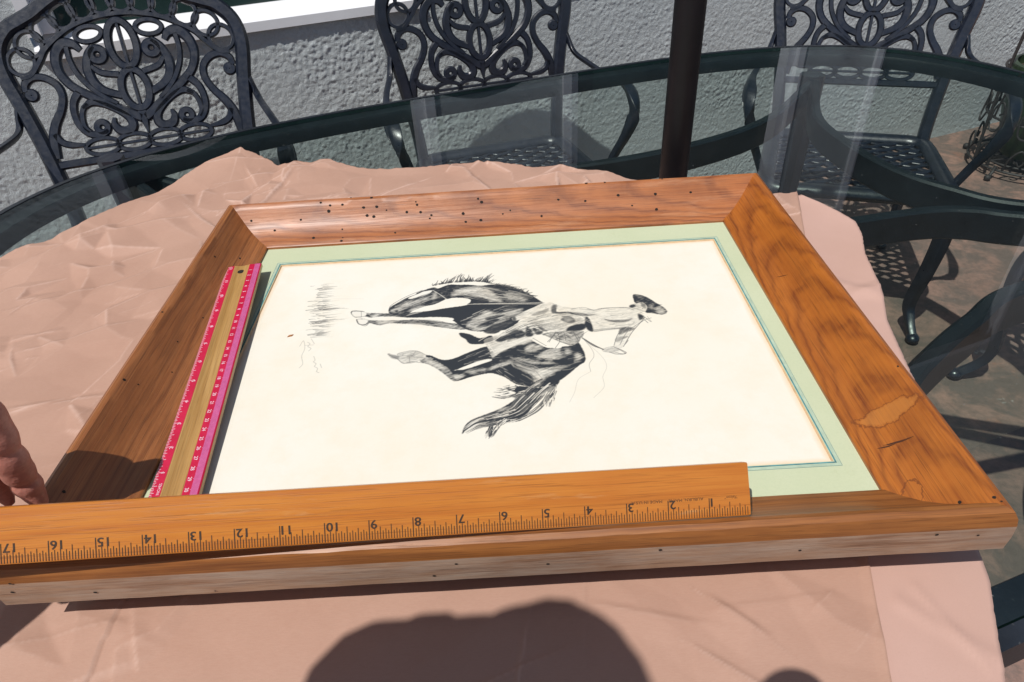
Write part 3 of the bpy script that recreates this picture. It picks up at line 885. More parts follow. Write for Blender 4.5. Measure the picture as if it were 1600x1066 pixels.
rx = np.interp(ys, Rp[:, 0], Rp[:, 1]) + 0.0012 * (RNG.random(len(ys)) - 0.5) * (np.arange(len(ys)) % 3 == 0); sx = np.interp(ys, Sp[:, 0], Sp[:, 1]) - 0.055
uu = np.linspace(0, 1, 46)[None, :]
X = sx[:, None] * (1 - uu) + rx[:, None] * uu
Y = np.repeat(ys[:, None], 46, 1)
X, Y = grow(X, Y)
h = 0.0008 * vnoise(X, Y, 0.08, 51)
for a, b, am, w in (((0.575, 0.0), (0.592, -0.055), 0.0010, 0.004), ((0.545, 0.005), (0.60, -0.05), 0.0012, 0.008), ((0.68, 0.33), (0.71, 0.34), 0.003, 0.012), ((0.66, 0.36), (0.70, 0.325), 0.002, 0.012)):
    d, side, ends = seg_d(X, Y, a, b); h += am * np.clip(1 - d / w, 0, 1)
h += 0.003 * np.clip((uu - 0.6) / 0.4, 0, 1) ** 2 * np.clip((Y - 0.28) / 0.1, 0, 1)
strip = link("wrapping_paper", grid_mesh("wrapping_paper", X, Y, np.minimum(PZ + 0.0006 + h, np.where(uu < 0.5, PZ + 0.001, 9)), M['kraft_pale']))
tag(strip, "pale pinkish strip of wrapping paper along the right edge of the table sheet", "paper")
md = strip.modifiers.new("thickness", 'SOLIDIFY'); md.thickness = 0.00025; md.offset = -1

# ------------------------------------------------------------------ framed picture
FW, FH = 0.6171, 0.4871
PROF = [(0.0, -0.0330), (-0.0004, -0.0215), (0.0, -0.0115), (0.0009, -0.0060), (0.0030, -0.0018), (0.0065, 0.0), (0.0102, -0.0012), (0.0140, -0.0058), (0.0190, -0.0124), (0.0260, -0.0204), (0.0340, -0.0268), (0.0420, -0.0308), (0.0496, -0.0330), (0.0507, -0.0342), (0.0507, -0.0380), (0.0440, -0.0384), (0.0440, -0.0695), (0.0280, -0.0695), (0.0080, -0.0345)]
def prof_z(d):
    return float(np.interp(d, [a for a, _ in PROF[1:13]], [b for _, b in PROF[1:13]]))
def prof_n(d):
    e = 0.0008
    s = (prof_z(d + e) - prof_z(d - e)) / (2 * e)
    return Vector((0, -s, 1)).normalized()
pic = empty("framed_picture", (0, 0, 0))
tag(pic, "wooden framed print of a bucking horse and rider lying sideways on the paper", "picture")

def rail(L, loc, rz, face, holes, seed):
    mb = MB()
    NSt = 60
    k = len(PROF)
    vs, fs, mi = [], [], []
    rr = random.Random(seed)
    wob = [rr.uniform(-1, 1) for _ in range(NSt + 1)]
    wob = [(wob[max(0, i - 1)] + wob[i] + wob[min(NSt, i + 1)]) / 3 for i in range(NSt + 1)]
    for i in range(NSt + 1):
        f = i / NSt
        for j, (d, z) in enumerate(PROF):
            x = d + (L - 2 * d) * f
            w_ = wob[i] * (0.00045 if j in (3, 4, 5) else 0.00015) * (1 if 0 < i < NSt else 0)
            vs.append((x, d + (w_ if j < 6 else 0), z + w_))
    for i in range(NSt):
        for j in range(k):
            j2 = (j + 1) % k
            fs.append((i * k + j, i * k + j2, (i + 1) * k + j2, (i + 1) * k + j)); mi.append(1 if j in (0, 1) or j >= 15 else 0)
    fs += [tuple(range(k)), tuple(NSt * k + j for j in range(k))]; mi += [1, 1]
    mb.v, mb.f, mb.m = vs, fs, mi
    o = mb.build("rail", [face, M['raw_edge']], pic, angle=32)
    o.location = loc; o.rotation_euler = (0, 0, rz)
    hb = MB()
    for (x, d) in holes:
        x, d = x / 1000, max(0.0035, d / 1000)
        n = prof_n(d); c0 = Vector((x, d, prof_z(d))) + n * 0.00025
        e1 = Vector((1, 0, 0)); e2 = n.cross(e1)
        r = rr.uniform(0.0008, 0.0017) * (1.15 if seed == 3 else 0.8); ang = rr.uniform(0, 3)
        rim, ell = [], rr.uniform(0.75, 1.0)
        K = 9
        pts = [c0 + e1 * r * rr.uniform(0.85, 1.15) * math.cos(2 * math.pi * q / K) + e2 * ell * r * rr.uniform(0.85, 1.15) * math.sin(2 * math.pi * q / K) for q in range(K)]
        hb.add(pts, [tuple(range(K))])
    if holes:
        ho = hb.build("worm_hole_cluster", M['dark_hole'], o, smooth=False)
        ho["kind"] = "stuff"
    return o
HB = [(525, 5.9), (506, 10.8), (495.3, 13.2), (481.2, 13.2), (471.6, 6.5), (447.6, 8.6), (497.1, 17.2), (457.1, 16.1), (441.9, 16.1), (396.8, 14.4), (395.6, 16.5), (430.9, 18.9), (453.5, 22.1), (407.9, 21.3), (392.1, 22), (379.9, 24.8), (381.8, 27.5), (421.5, 40.8), (529.9, 22.2), (482.4, 32.9), (361, 5.3), (325.3, 14.9), (321.4, 17.3), (343.4, 25.1), (323.5, 32.2), (340.8, 32.9), (481.2, 43.2), (482.1, 48.0), (586.8, 20.8), (514.8, 41), (445.9, 23.2), (233.5, 18.8), (203, 21.1), (289.3, 24.8), (254, 31.8), (179.2, 7), (165, 18.4), (113.5, 7), (122.6, 19.1), (82.3, 19.4), (122.8, 32.1), (298.1, 27.5), (200.5, 6.5), (150, 27), (560, 30)]
HL = [(107.2, 17), (86, 32.4), (198.3, 30.2), (242.1, 23.8), (278, 30), (310.4, 11.2), (307.2, 17.8), (219.4, 8), (420.3, 15)]
HR = [(136.2, 8.5), (22, 20.8), (14, 9.5), (10.2, 7.5), (470, 22)]
rail(FW, (0, 0, 0), 0.0, M['rail_front'], [], 1)
front_rail = pic.children[-1]
rail(FH, (FW, 0, 0), R(90), M['rail_right'], HR, 2)
rail(FW, (FW, FH, 0), R(180), M['rail_back'], HB, 3)
rail(FH, (0, FH, 0), R(270), M['rail_left'], HL, 4)
sc_ = MB()
for (x0_, d0_, x1_, d1_, w_) in ((0.079, 0.021, 0.084, 0.036, 0.0007), (0.081, 0.030, 0.083, 0.040, 0.0005), (0.300, 0.028, 0.306, 0.036, 0.0004)):
    K_ = 8; pts_ = []
    for q_ in range(K_ + 1):
        f_ = q_ / K_; d_ = d0_ + (d1_ - d0_) * f_; x_ = x0_ + (x1_ - x0_) * f_
        ww_ = w_ * math.sin(math.pi * min(0.97, max(0.03, f_))) + 0.0001
        n_ = prof_n(d_) * 0.0002
        pts_ += [(x_ - ww_, d_ + n_.y, prof_z(d_) + n_.z), (x_ + ww_, d_ + n_.y, prof_z(d_) + n_.z)]
    sc_.add(pts_, [(2 * q_, 2 * q_ + 1, 2 * q_ + 3, 2 * q_ + 2) for q_ in range(K_)])
M['scratch'] = flat("dark_gouge", (0.06, 0.016, 0.004), 0.7, 0.3, 300)
so_ = sc_.build("gouge_marks", M['scratch'], [c_ for c_ in pic.children if c_.name.startswith("rail")][1], smooth=False); so_["kind"] = "stuff"
hb = MB(); rr = random.Random(5)
for (x, z) in [(282.1, -15.8), (267.5, -26.8), (337.3, -21.2), (404.8, -13.4), (14.6, -10.1), (11.5, -18.9), (132, -29.6), (595.6, -16.9), (60, -24), (490, -22), (570, -14)]:
    r = rr.uniform(0.0005, 0.0009)
    hb.add([(x / 1000 + 1.4 * r * math.cos(q * 0.785), -0.0007, z / 1000 + r * math.sin(q * 0.785)) for q in range(8)], [tuple(range(8))])
fr = [c_ for c_ in pic.children if c_.name.startswith("rail")][0]
ho = hb.build("worm_hole_cluster", M['dark_hole'], fr, smooth=False); ho["kind"] = "stuff"
MB().box(0.0442, FW - 0.0442, 0.0442, FH - 0.0442, -0.0660, -0.0405).build("backing_board", M['backing'], pic, smooth=False)

t = NT("pale_green_mat_board")
v = t.coord()
n1 = t.noise(v, 9, 5, 0.6); n2 = t.noise(v, 700, 3, 0.7)
c = t.ramp(n1, [(0.3, (0.49, 0.54, 0.355)), (0.7, (0.535, 0.58, 0.40))])
c = t.mix(t.ramp(t.noise(v, 40, 6, 0.75), [(0.62, 0.0), (0.78, 0.5)]), c, (0.40, 0.44, 0.24))
c = t.mix(t.ramp(n2, [(0.3, 0.15), (0.55, 0.0)]), c, (0.34, 0.42, 0.26))
t.base(c).rough(0.8).spec(0.2)
t.bump(n2, 0.1, 0.0004)
M['mat'] = t.mat
M['teal'] = flat("teal_line_ink", (0.075, 0.235, 0.255), 0.7, 0.35, 160)
M['teal_pale'] = flat("pale_teal_wash", (0.40, 0.51, 0.39), 0.75, 0.15, 120)
M['bevel'] = flat("tan_bevel_core", (0.58, 0.40, 0.23), 0.8, 0.15, 150)
ox0, ox1, oy0, oy1 = 0.046, FW - 0.046, 0.046, FH - 0.046
wx0, wx1, wy0, wy1 = 0.0745, 0.5465, 0.0800, 0.4005
def ring(mb, a, b, za, zb_, mi=0):
    (x0, x1, y0, y1), (u0, u1, v0, v1) = a, b
    mb.add([(x0, y0, za), (x1, y0, za), (x1, y1, za), (x0, y1, za), (u0, v0, zb_), (u1, v0, zb_), (u1, v1, zb_), (u0, v1, zb_)],
           [(0, 1, 5, 4), (1, 2, 6, 5), (2, 3, 7, 6), (3, 0, 4, 7)], mi)
def inset(k): return (wx0 - k, wx1 + k, wy0 - k, wy1 + k)
ZM = -0.0366
mb = MB(); ring(mb, (ox0, ox1, oy0, oy1), inset(0), ZM, ZM)
mato = mb.build("mat_board", M['mat'], pic, smooth=False)
mb = MB(); ring(mb, inset(0), inset(-0.0010), ZM, ZM - 0.0016)
mb.build("mat_bevel", M['bevel'], mato, smooth=False)
mb = MB(); ring(mb, inset(0.0018), inset(0.0006), ZM + 0.00015, ZM + 0.00015)
mb.build("ruled_line", M['teal'], mato, smooth=False)
mb = MB(); ring(mb, inset(0.0040), inset(0.0022), ZM + 0.00015, ZM + 0.00015)
mb.build("wash_line", M['teal_pale'], mato, smooth=False)
mb = MB(); ring(mb, inset(0.0046), inset(0.0043), ZM + 0.00015, ZM + 0.00015)
mb.build("ruled_line", M['teal'], mato, smooth=False)

# ---- the print: tones of the drawing worked out on a fine sheet
INK_SHAPES = [
    ('leg', 0.80, [(166.0,303.6),(167.7,306.3),(177.6,304.7),(181.6,301.7),(195.1,299.6),(204.4,298.4),(218.8,296.1),(227.8,297.6),(241.8,298.9),(242.6,288.1),(223.4,289.4),(207.0,292.8),(192.8,293.6),(186.9,292.8),(181.5,295.4),(177.5,294.8),(171.5,294.9),(167.7,299.2)]),
    ('white', 0.10, [(166.7,303.2),(168.3,305.3),(177.7,303.8),(181.7,300.8),(181.3,296.5),(177.4,295.7),(171.5,295.7),(168.3,299.5)]),
    ('light', 0.16, [(187.7,297.9),(192.2,298.8),(196.0,296.7),(193.8,294.2),(188.7,294.0)]),
    ('light', 0.38, [(220.1,292.8),(227.9,296.0),(240.9,297.3),(240.5,289.6),(227.4,290.0)]),
    ('leg', 0.82, [(173.4,291.8),(181.0,291.7),(185.4,289.2),(196.6,287.4),(211.8,286.2),(222.8,285.4),(227.7,286.6),(237.7,286.6),(249.9,282.6),(264.1,276.5),(274.0,273.9),(281.0,267.9),(277.2,264.7),(265.4,267.5),(249.5,272.4),(234.4,277.2),(220.4,279.6),(206.2,282.0),(197.6,279.4),(187.1,283.9),(183.5,281.5),(177.2,283.3),(174.4,287.8)]),
    ('white', 0.10, [(174.0,291.4),(181.1,291.0),(185.0,288.4),(184.1,284.2),(182.8,282.4),(177.5,283.9),(175.0,287.7)]),
    ('light', 0.12, [(193.7,286.6),(201.7,286.3),(208.9,285.1),(208.1,282.8),(204.2,282.2),(197.4,280.7),(193.5,284.1)]),
    ('light', 0.45, [(209.9,285.0),(221.9,284.1),(221.2,280.8),(211.2,282.2)]),
    ('light', 0.35, [(252.1,279.1),(264.1,274.5),(276.1,270.0),(274.2,267.0),(264.3,270.2),(252.3,274.7)]),
    ('body', 0.97, [(219.3,290.5),(240.9,298.2),(258.9,301.7),(278.1,304.9),(303.6,304.5),(338.1,302.2),(354.3,301.0),(359.0,295.5),(333.0,277.6),(324.7,263.5),(313.0,259.9),(293.7,260.2),(280.6,264.4),(267.9,278.8),(261.7,285.5),(242.6,288.1)]),
    ('white', 0.00, [(193.0,292.5),(219.5,289.1),(261.7,285.5),(266.6,280.8),(249.9,282.3),(227.7,285.9),(211.7,286.7)]),
    ('light', 0.30, [(280.4,270.4),(283.7,278.9),(294.5,288.3),(298.0,292.8),(308.5,287.7),(323.6,291.3),(333.7,292.9),(327.3,283.2),(317.2,275.8),(307.3,268.5),(297.6,263.0),(285.9,263.8)]),
    ('dark', 0.95, [(288.8,267.1),(295.6,273.0),(303.5,277.2),(311.4,278.1),(305.4,272.0),(296.6,266.3)]),
    ('dark', 0.92, [(297.5,281.2),(306.5,283.7),(317.4,284.2),(309.4,280.0),(300.5,277.5)]),
    ('light', 0.18, [(296.5,290.7),(300.5,291.5),(303.5,288.2),(298.5,286.2)]),
    ('light', 0.25, [(284.0,265.2),(292.7,268.4),(299.5,268.5),(294.7,263.3),(287.9,262.7)]),
    ('neck', 0.93, [(244.4,339.5),(248.8,337.1),(260.2,343.2),(269.8,342.1),(280.5,341.0),(293.2,338.0),(303.8,338.8),(316.5,337.0),(330.0,328.8),(341.0,318.2),(352.4,303.3),(354.2,299.2),(334.0,301.0),(303.6,303.8),(280.2,305.2),(283.6,312.4),(277.9,316.7),(266.4,318.8),(259.2,317.2),(255.7,324.6)]),
    ('light', 0.25, [(263.2,321.6),(266.0,330.1),(276.4,333.7),(289.0,336.5),(297.5,333.7),(303.8,326.5),(310.9,316.5),(313.9,307.0),(303.7,308.1),(293.4,311.7),(287.1,319.0),(274.6,323.3)]),
    ('light', 0.12, [(272.3,331.3),(282.7,334.5),(293.3,333.4),(289.1,329.5),(277.6,327.9)]),
    ('dark', 0.95, [(285.1,315.0),(292.3,317.0),(300.6,310.6),(299.6,305.0),(286.3,306.4)]),
    ('light', 0.45, [(316.2,320.0),(326.6,320.7),(338.5,310.2),(334.2,305.3),(320.1,310.4)]),
    ('head', 0.88, [(203.3,300.8),(203.7,308.2),(210.7,315.6),(219.3,323.8),(227.2,328.6),(229.0,332.2),(236.1,336.2),(244.4,339.9),(249.9,336.6),(256.8,324.5),(258.7,317.8),(252.3,312.1),(246.3,308.2),(238.4,304.6),(227.5,300.4),(222.0,293.7),(217.2,291.8),(206.6,297.0)]),
    ('white', 0.06, [(220.4,322.4),(225.3,326.9),(229.3,329.3),(236.3,333.5),(243.9,334.2),(240.8,329.6),(232.7,325.6),(224.7,321.4)]),
    ('light', 0.28, [(213.3,310.8),(223.0,316.6),(233.2,319.6),(240.3,321.6),(237.6,315.5),(227.6,311.1),(217.8,305.8)]),
    ('light', 0.14, [(244.6,319.3),(245.7,326.6),(249.2,329.4),(248.5,323.1),(246.2,317.8)]),
    ('light', 0.16, [(205.8,304.1),(213.7,306.8),(218.0,304.1),(212.3,300.2),(207.2,300.4)]),
    ('light', 0.20, [(222.3,301.8),(231.2,305.3),(238.1,307.8),(234.4,303.6),(226.5,300.2)]),
    ('dark', 0.98, [(249.2,330.0),(251.8,330.3),(253.0,326.8),(250.5,325.2)]),
    ('dark', 0.98, [(209.0,302.3),(212.0,303.4),(212.7,301.1),(210.3,300.1)]),
    ('white', 0.00, [(226.7,298.4),(237.2,306.1),(252.4,309.9),(257.8,315.2),(267.5,317.1),(277.9,316.5),(283.4,311.5),(280.2,306.5),(275.1,303.6),(258.9,301.7),(242.8,298.8)]),
    ('boot', 0.97, [(273.8,260.2),(283.1,257.2),(292.8,250.1),(303.3,252.9),(305.1,244.9),(297.6,241.6),(289.1,241.5),(283.4,243.2),(279.5,250.2),(275.5,254.0)]),
    ('hindleg', 0.98, [(243.5,228.9),(248.8,229.4),(258.8,222.5),(268.5,222.4),(280.3,228.9),(294.9,236.3),(304.7,237.4),(316.8,233.2),(314.2,223.8),(304.5,218.6),(292.6,217.1),(280.8,211.5),(271.4,206.9),(265.5,208.5),(256.7,218.6)]),
    ('hindbody', 0.96, [(265.5,208.2),(271.5,206.5),(283.2,208.4),(295.0,213.4),(304.5,219.0),(308.2,226.3),(316.8,231.3),(329.3,240.0),(336.9,245.3),(341.6,240.8),(353.1,230.2),(364.1,230.7),(375.1,231.6),(380.7,236.6),(384.8,222.9),(384.9,209.6),(378.0,202.6),(370.2,194.3),(360.1,184.7),(349.4,178.8),(338.1,178.9),(329.2,181.6),(322.5,184.8),(314.7,193.3),(304.3,199.6),(297.4,199.5),(285.7,196.6),(276.6,193.0),(271.4,192.6),(268.1,196.8)]),
    ('white', 0.03, [(275.6,208.0),(286.6,214.3),(297.3,218.9),(304.0,218.3),(299.7,215.3),(286.7,211.0),(279.7,207.2)]),
    ('light', 0.22, [(321.1,214.7),(333.7,205.2),(345.3,201.9),(360.6,204.5),(367.7,205.0),(357.6,195.8),(347.9,189.3),(341.6,180.5),(337.7,181.9),(338.8,190.4),(333.4,198.0)]),
    ('light', 0.10, [(334.8,202.4),(343.9,199.7),(354.5,201.1),(347.1,195.0),(340.0,192.1)]),
    ('light', 0.24, [(333.1,229.3),(340.1,236.1),(350.2,232.0),(344.5,228.3),(335.8,224.1)]),
    ('light', 0.22, [(342.6,217.0),(352.9,227.5),(364.1,227.9),(364.6,215.7),(357.8,212.9),(349.6,214.4)]),
    ('light', 0.25, [(368.7,227.9),(373.4,224.3),(371.7,219.1),(368.0,220.6)]),
    ('light', 0.20, [(378.5,220.4),(382.5,215.5),(380.0,210.1),(374.5,207.8)]),
    ('light', 0.30, [(316.5,222.6),(323.6,219.1),(333.1,217.3),(342.4,212.7),(356.4,209.5),(367.0,209.5),(356.2,207.1),(339.8,209.8),(325.9,216.1)]),
    ('light', 0.18, [(301.5,207.8),(311.6,212.0),(320.5,215.3),(318.0,209.9),(309.1,207.4),(302.0,204.5)]),
    ('light', 0.35, [(280.9,203.7),(292.6,206.8),(299.7,206.1),(295.0,202.9),(285.7,200.5)]),
    ('light', 0.15, [(269.4,199.9),(276.4,200.0),(281.6,200.9),(276.5,196.0),(271.9,193.8)]),
    ('dark', 0.98, [(356.6,212.7),(366.0,212.1),(374.1,209.7),(367.8,205.3),(359.8,208.3)]),
    ('cannon', 0.72, [(239.7,224.7),(249.0,226.5),(256.6,219.3),(266.7,208.1),(272.5,193.9),(268.7,194.3),(261.0,204.2),(249.7,215.5),(241.7,220.0)]),
    ('light', 0.10, [(243.1,224.4),(249.8,222.6),(259.3,213.9),(266.2,205.9),(257.1,211.3),(248.3,218.2)]),
    ('white', 0.30, [(219.4,231.2),(220.2,235.4),(235.0,237.3),(244.6,230.4),(242.6,224.4),(238.4,222.2),(231.4,220.0),(224.0,221.8),(220.4,226.5)]),
    ('dark', 0.62, [(209.8,235.6),(214.3,233.6),(219.9,231.1),(220.4,226.9),(214.6,228.6)]),
    ('light', 0.50, [(229.2,230.9),(233.4,231.8),(234.3,228.5),(230.7,227.4)]),
    ('tail', 0.97, [(325.8,181.6),(338.1,178.6),(349.4,178.4),(360.4,185.0),(355.5,176.6),(348.2,169.2),(338.1,158.7),(331.5,148.2),(323.8,143.0),(312.5,142.1),(305.1,137.9),(303.8,130.9),(300.4,124.7),(300.8,134.1),(299.6,140.1),(292.1,140.0),(286.8,136.7),(282.6,133.3),(279.9,129.3),(281.4,137.1),(286.7,144.3),(297.4,149.5),(308.4,154.8),(315.6,159.6),(322.4,166.8),(315.8,170.0),(323.2,173.0),(315.5,178.4),(322.3,179.2)]),
    ('light', 0.10, [(309.4,154.4),(321.6,157.5),(323.2,156.0),(314.9,153.3),(308.9,152.0)]),
    ('light', 0.25, [(338.3,161.9),(342.1,169.4),(352.1,177.2),(355.0,177.8),(347.6,169.2),(340.4,160.9)]),
    ('light', 0.12, [(318.6,167.2),(326.5,170.2),(327.5,168.7),(320.7,165.7)]),
    ('light', 0.20, [(292.0,143.8),(301.8,149.1),(310.5,150.0),(302.8,146.7),(295.3,142.8)]),
    ('chaps', 0.30, [(296.3,245.9),(304.5,251.8),(310.7,253.7),(317.0,260.8),(325.6,267.3),(332.1,273.4),(342.9,277.7),(357.9,279.8),(366.7,282.9),(379.3,281.6),(387.0,273.6),(392.2,271.2),(390.2,260.5),(376.6,254.0),(366.3,253.9),(355.1,255.0),(346.5,250.7),(339.2,247.7),(330.8,242.5),(322.5,235.1),(312.3,228.8),(304.2,220.9),(301.3,232.3)]),
    ('light', 0.06, [(304.3,225.6),(310.4,237.9),(322.7,243.3),(339.2,247.4),(345.9,249.1),(339.9,240.8),(329.6,237.4),(319.4,233.0),(310.3,227.9)]),
    ('dark', 0.93, [(306.5,247.4),(315.8,252.4),(326.3,259.9),(334.9,253.9),(330.0,247.3),(319.7,246.1),(310.5,242.8)]),
    ('dark', 0.95, [(335.0,250.1),(336.6,265.0),(342.0,251.5),(338.4,248.0)]),
    ('dark', 0.90, [(342.0,261.5),(350.8,253.0),(345.0,250.3)]),
    ('dark', 0.85, [(346.3,264.0),(354.1,256.3),(355.0,254.3),(350.0,256.2)]),
    ('dark', 0.90, [(296.2,259.4),(304.6,269.1),(317.3,273.1),(326.9,275.7),(317.1,264.3),(306.6,255.8)]),
    ('light', 0.05, [(327.5,263.3),(332.6,272.5),(337.3,271.1),(342.2,265.3),(335.8,262.4),(335.0,255.6),(331.6,261.1)]),
    ('light', 0.10, [(346.0,275.6),(356.7,278.1),(368.5,279.6),(374.2,272.7),(367.2,264.5),(354.9,267.5)]),
    ('dark', 0.80, [(368.9,271.5),(374.6,276.3),(379.6,274.0),(382.0,266.6),(375.6,265.4)]),
    ('light', 0.10, [(372.7,272.9),(377.1,275.1),(379.7,269.5),(374.8,267.7)]),
    ('dark', 0.95, [(372.4,253.3),(377.2,260.4),(389.9,262.6),(390.1,255.3),(382.6,252.2)]),
    ('dark', 0.98, [(391.9,272.3),(395.1,270.6),(397.6,253.2),(394.8,250.0),(390.8,256.9)]),
    ('dark', 0.90, [(365.6,296.2),(367.6,293.7),(365.7,284.5),(379.5,283.1),(395.9,277.7),(404.2,276.0),(391.3,274.6),(375.0,280.8),(362.4,282.7)]),
    ('saddle', 0.55, [(349.6,250.4),(357.0,253.1),(372.4,253.3),(386.7,252.2),(387.8,247.0),(384.3,240.3),(376.5,231.2),(370.6,233.7),(363.0,239.1),(354.4,246.5)]),
    ('light', 0.25, [(367.3,242.3),(376.7,244.7),(381.2,239.3),(375.6,233.6),(370.8,236.2)]),
    ('white', 0.02, [(344.1,247.6),(349.5,249.1),(365.9,235.8),(365.4,229.4),(360.1,228.8),(352.5,233.5)]),
    ('arm', 0.20, [(323.6,279.3),(332.6,286.1),(347.1,295.8),(356.2,301.0),(365.7,297.7),(363.1,284.4),(357.9,279.5),(342.9,277.3),(330.1,275.0),(324.7,273.8)]),
    ('dark', 0.80, [(362.2,294.2),(366.7,295.7),(364.6,283.7),(361.3,283.1)]),
    ('dark', 0.60, [(342.0,281.4),(349.8,286.2),(358.7,290.8),(356.1,284.6),(346.2,280.1)]),
    ('dark', 0.85, [(323.6,279.3),(326.5,280.3),(326.9,274.8),(324.7,273.8)]),
    ('torso', 0.17, [(365.7,297.3),(371.9,293.2),(384.4,288.9),(392.7,286.9),(405.3,284.9),(414.0,285.8),(431.9,284.0),(439.1,279.5),(444.5,276.0),(447.1,267.1),(443.8,260.3),(438.5,255.3),(430.5,244.1),(425.6,233.0),(420.3,225.4),(414.7,221.2),(412.3,227.8),(416.7,240.5),(421.7,251.8),(409.1,251.3),(397.7,249.9),(397.1,263.3),(394.3,277.2),(379.4,282.4),(368.0,285.8)]),
    ('dark', 0.42, [(397.9,251.9),(409.4,253.3),(421.8,253.8),(421.5,251.5),(409.1,251.0),(397.7,249.9)]),
    ('dark', 0.75, [(408.5,269.2),(416.4,265.7),(430.9,265.2),(435.5,267.4),(429.3,261.8),(415.0,263.2)]),
    ('dark', 0.80, [(422.2,252.9),(428.0,253.6),(435.2,250.8),(425.7,246.3),(418.9,243.1)]),
    ('dark', 0.55, [(415.3,237.6),(420.7,240.4),(426.7,239.8),(420.0,235.5),(415.0,232.7)]),
    ('dark', 0.92, [(441.8,273.4),(446.6,268.0),(441.2,263.2)]),
    ('light', 0.04, [(404.8,280.5),(413.4,281.4),(423.8,280.0),(416.3,272.0),(404.6,271.4)]),
    ('face', 0.20, [(435.9,287.3),(440.4,289.8),(447.1,291.4),(451.5,284.9),(451.1,278.3),(444.4,275.3),(439.5,278.4),(437.0,282.3)]),
    ('dark', 0.90, [(435.8,286.9),(440.8,289.0),(441.1,285.2),(437.1,283.4)]),
    ('dark', 0.70, [(447.3,291.0),(450.9,288.7),(450.6,281.3),(447.8,283.4)]),
    ('hat', 0.88, [(442.4,305.4),(449.6,304.2),(456.2,298.5),(461.8,289.5),(465.4,284.9),(468.9,277.5),(468.5,272.1),(463.1,269.7),(456.3,272.3),(449.2,274.8),(452.2,283.0),(449.4,291.1),(442.1,291.2)]),
    ('light', 0.28, [(461.2,283.9),(467.2,279.5),(468.6,274.8),(466.8,271.5),(461.2,270.7),(459.2,276.3)]),
    ('light', 0.20, [(453.8,286.9),(457.9,285.2),(457.2,279.7),(454.2,280.9)]),
    ('hand', 0.30, [(401.1,224.1),(409.6,226.8),(415.5,224.6),(415.5,218.3),(408.3,217.8),(401.8,220.0)]),
]
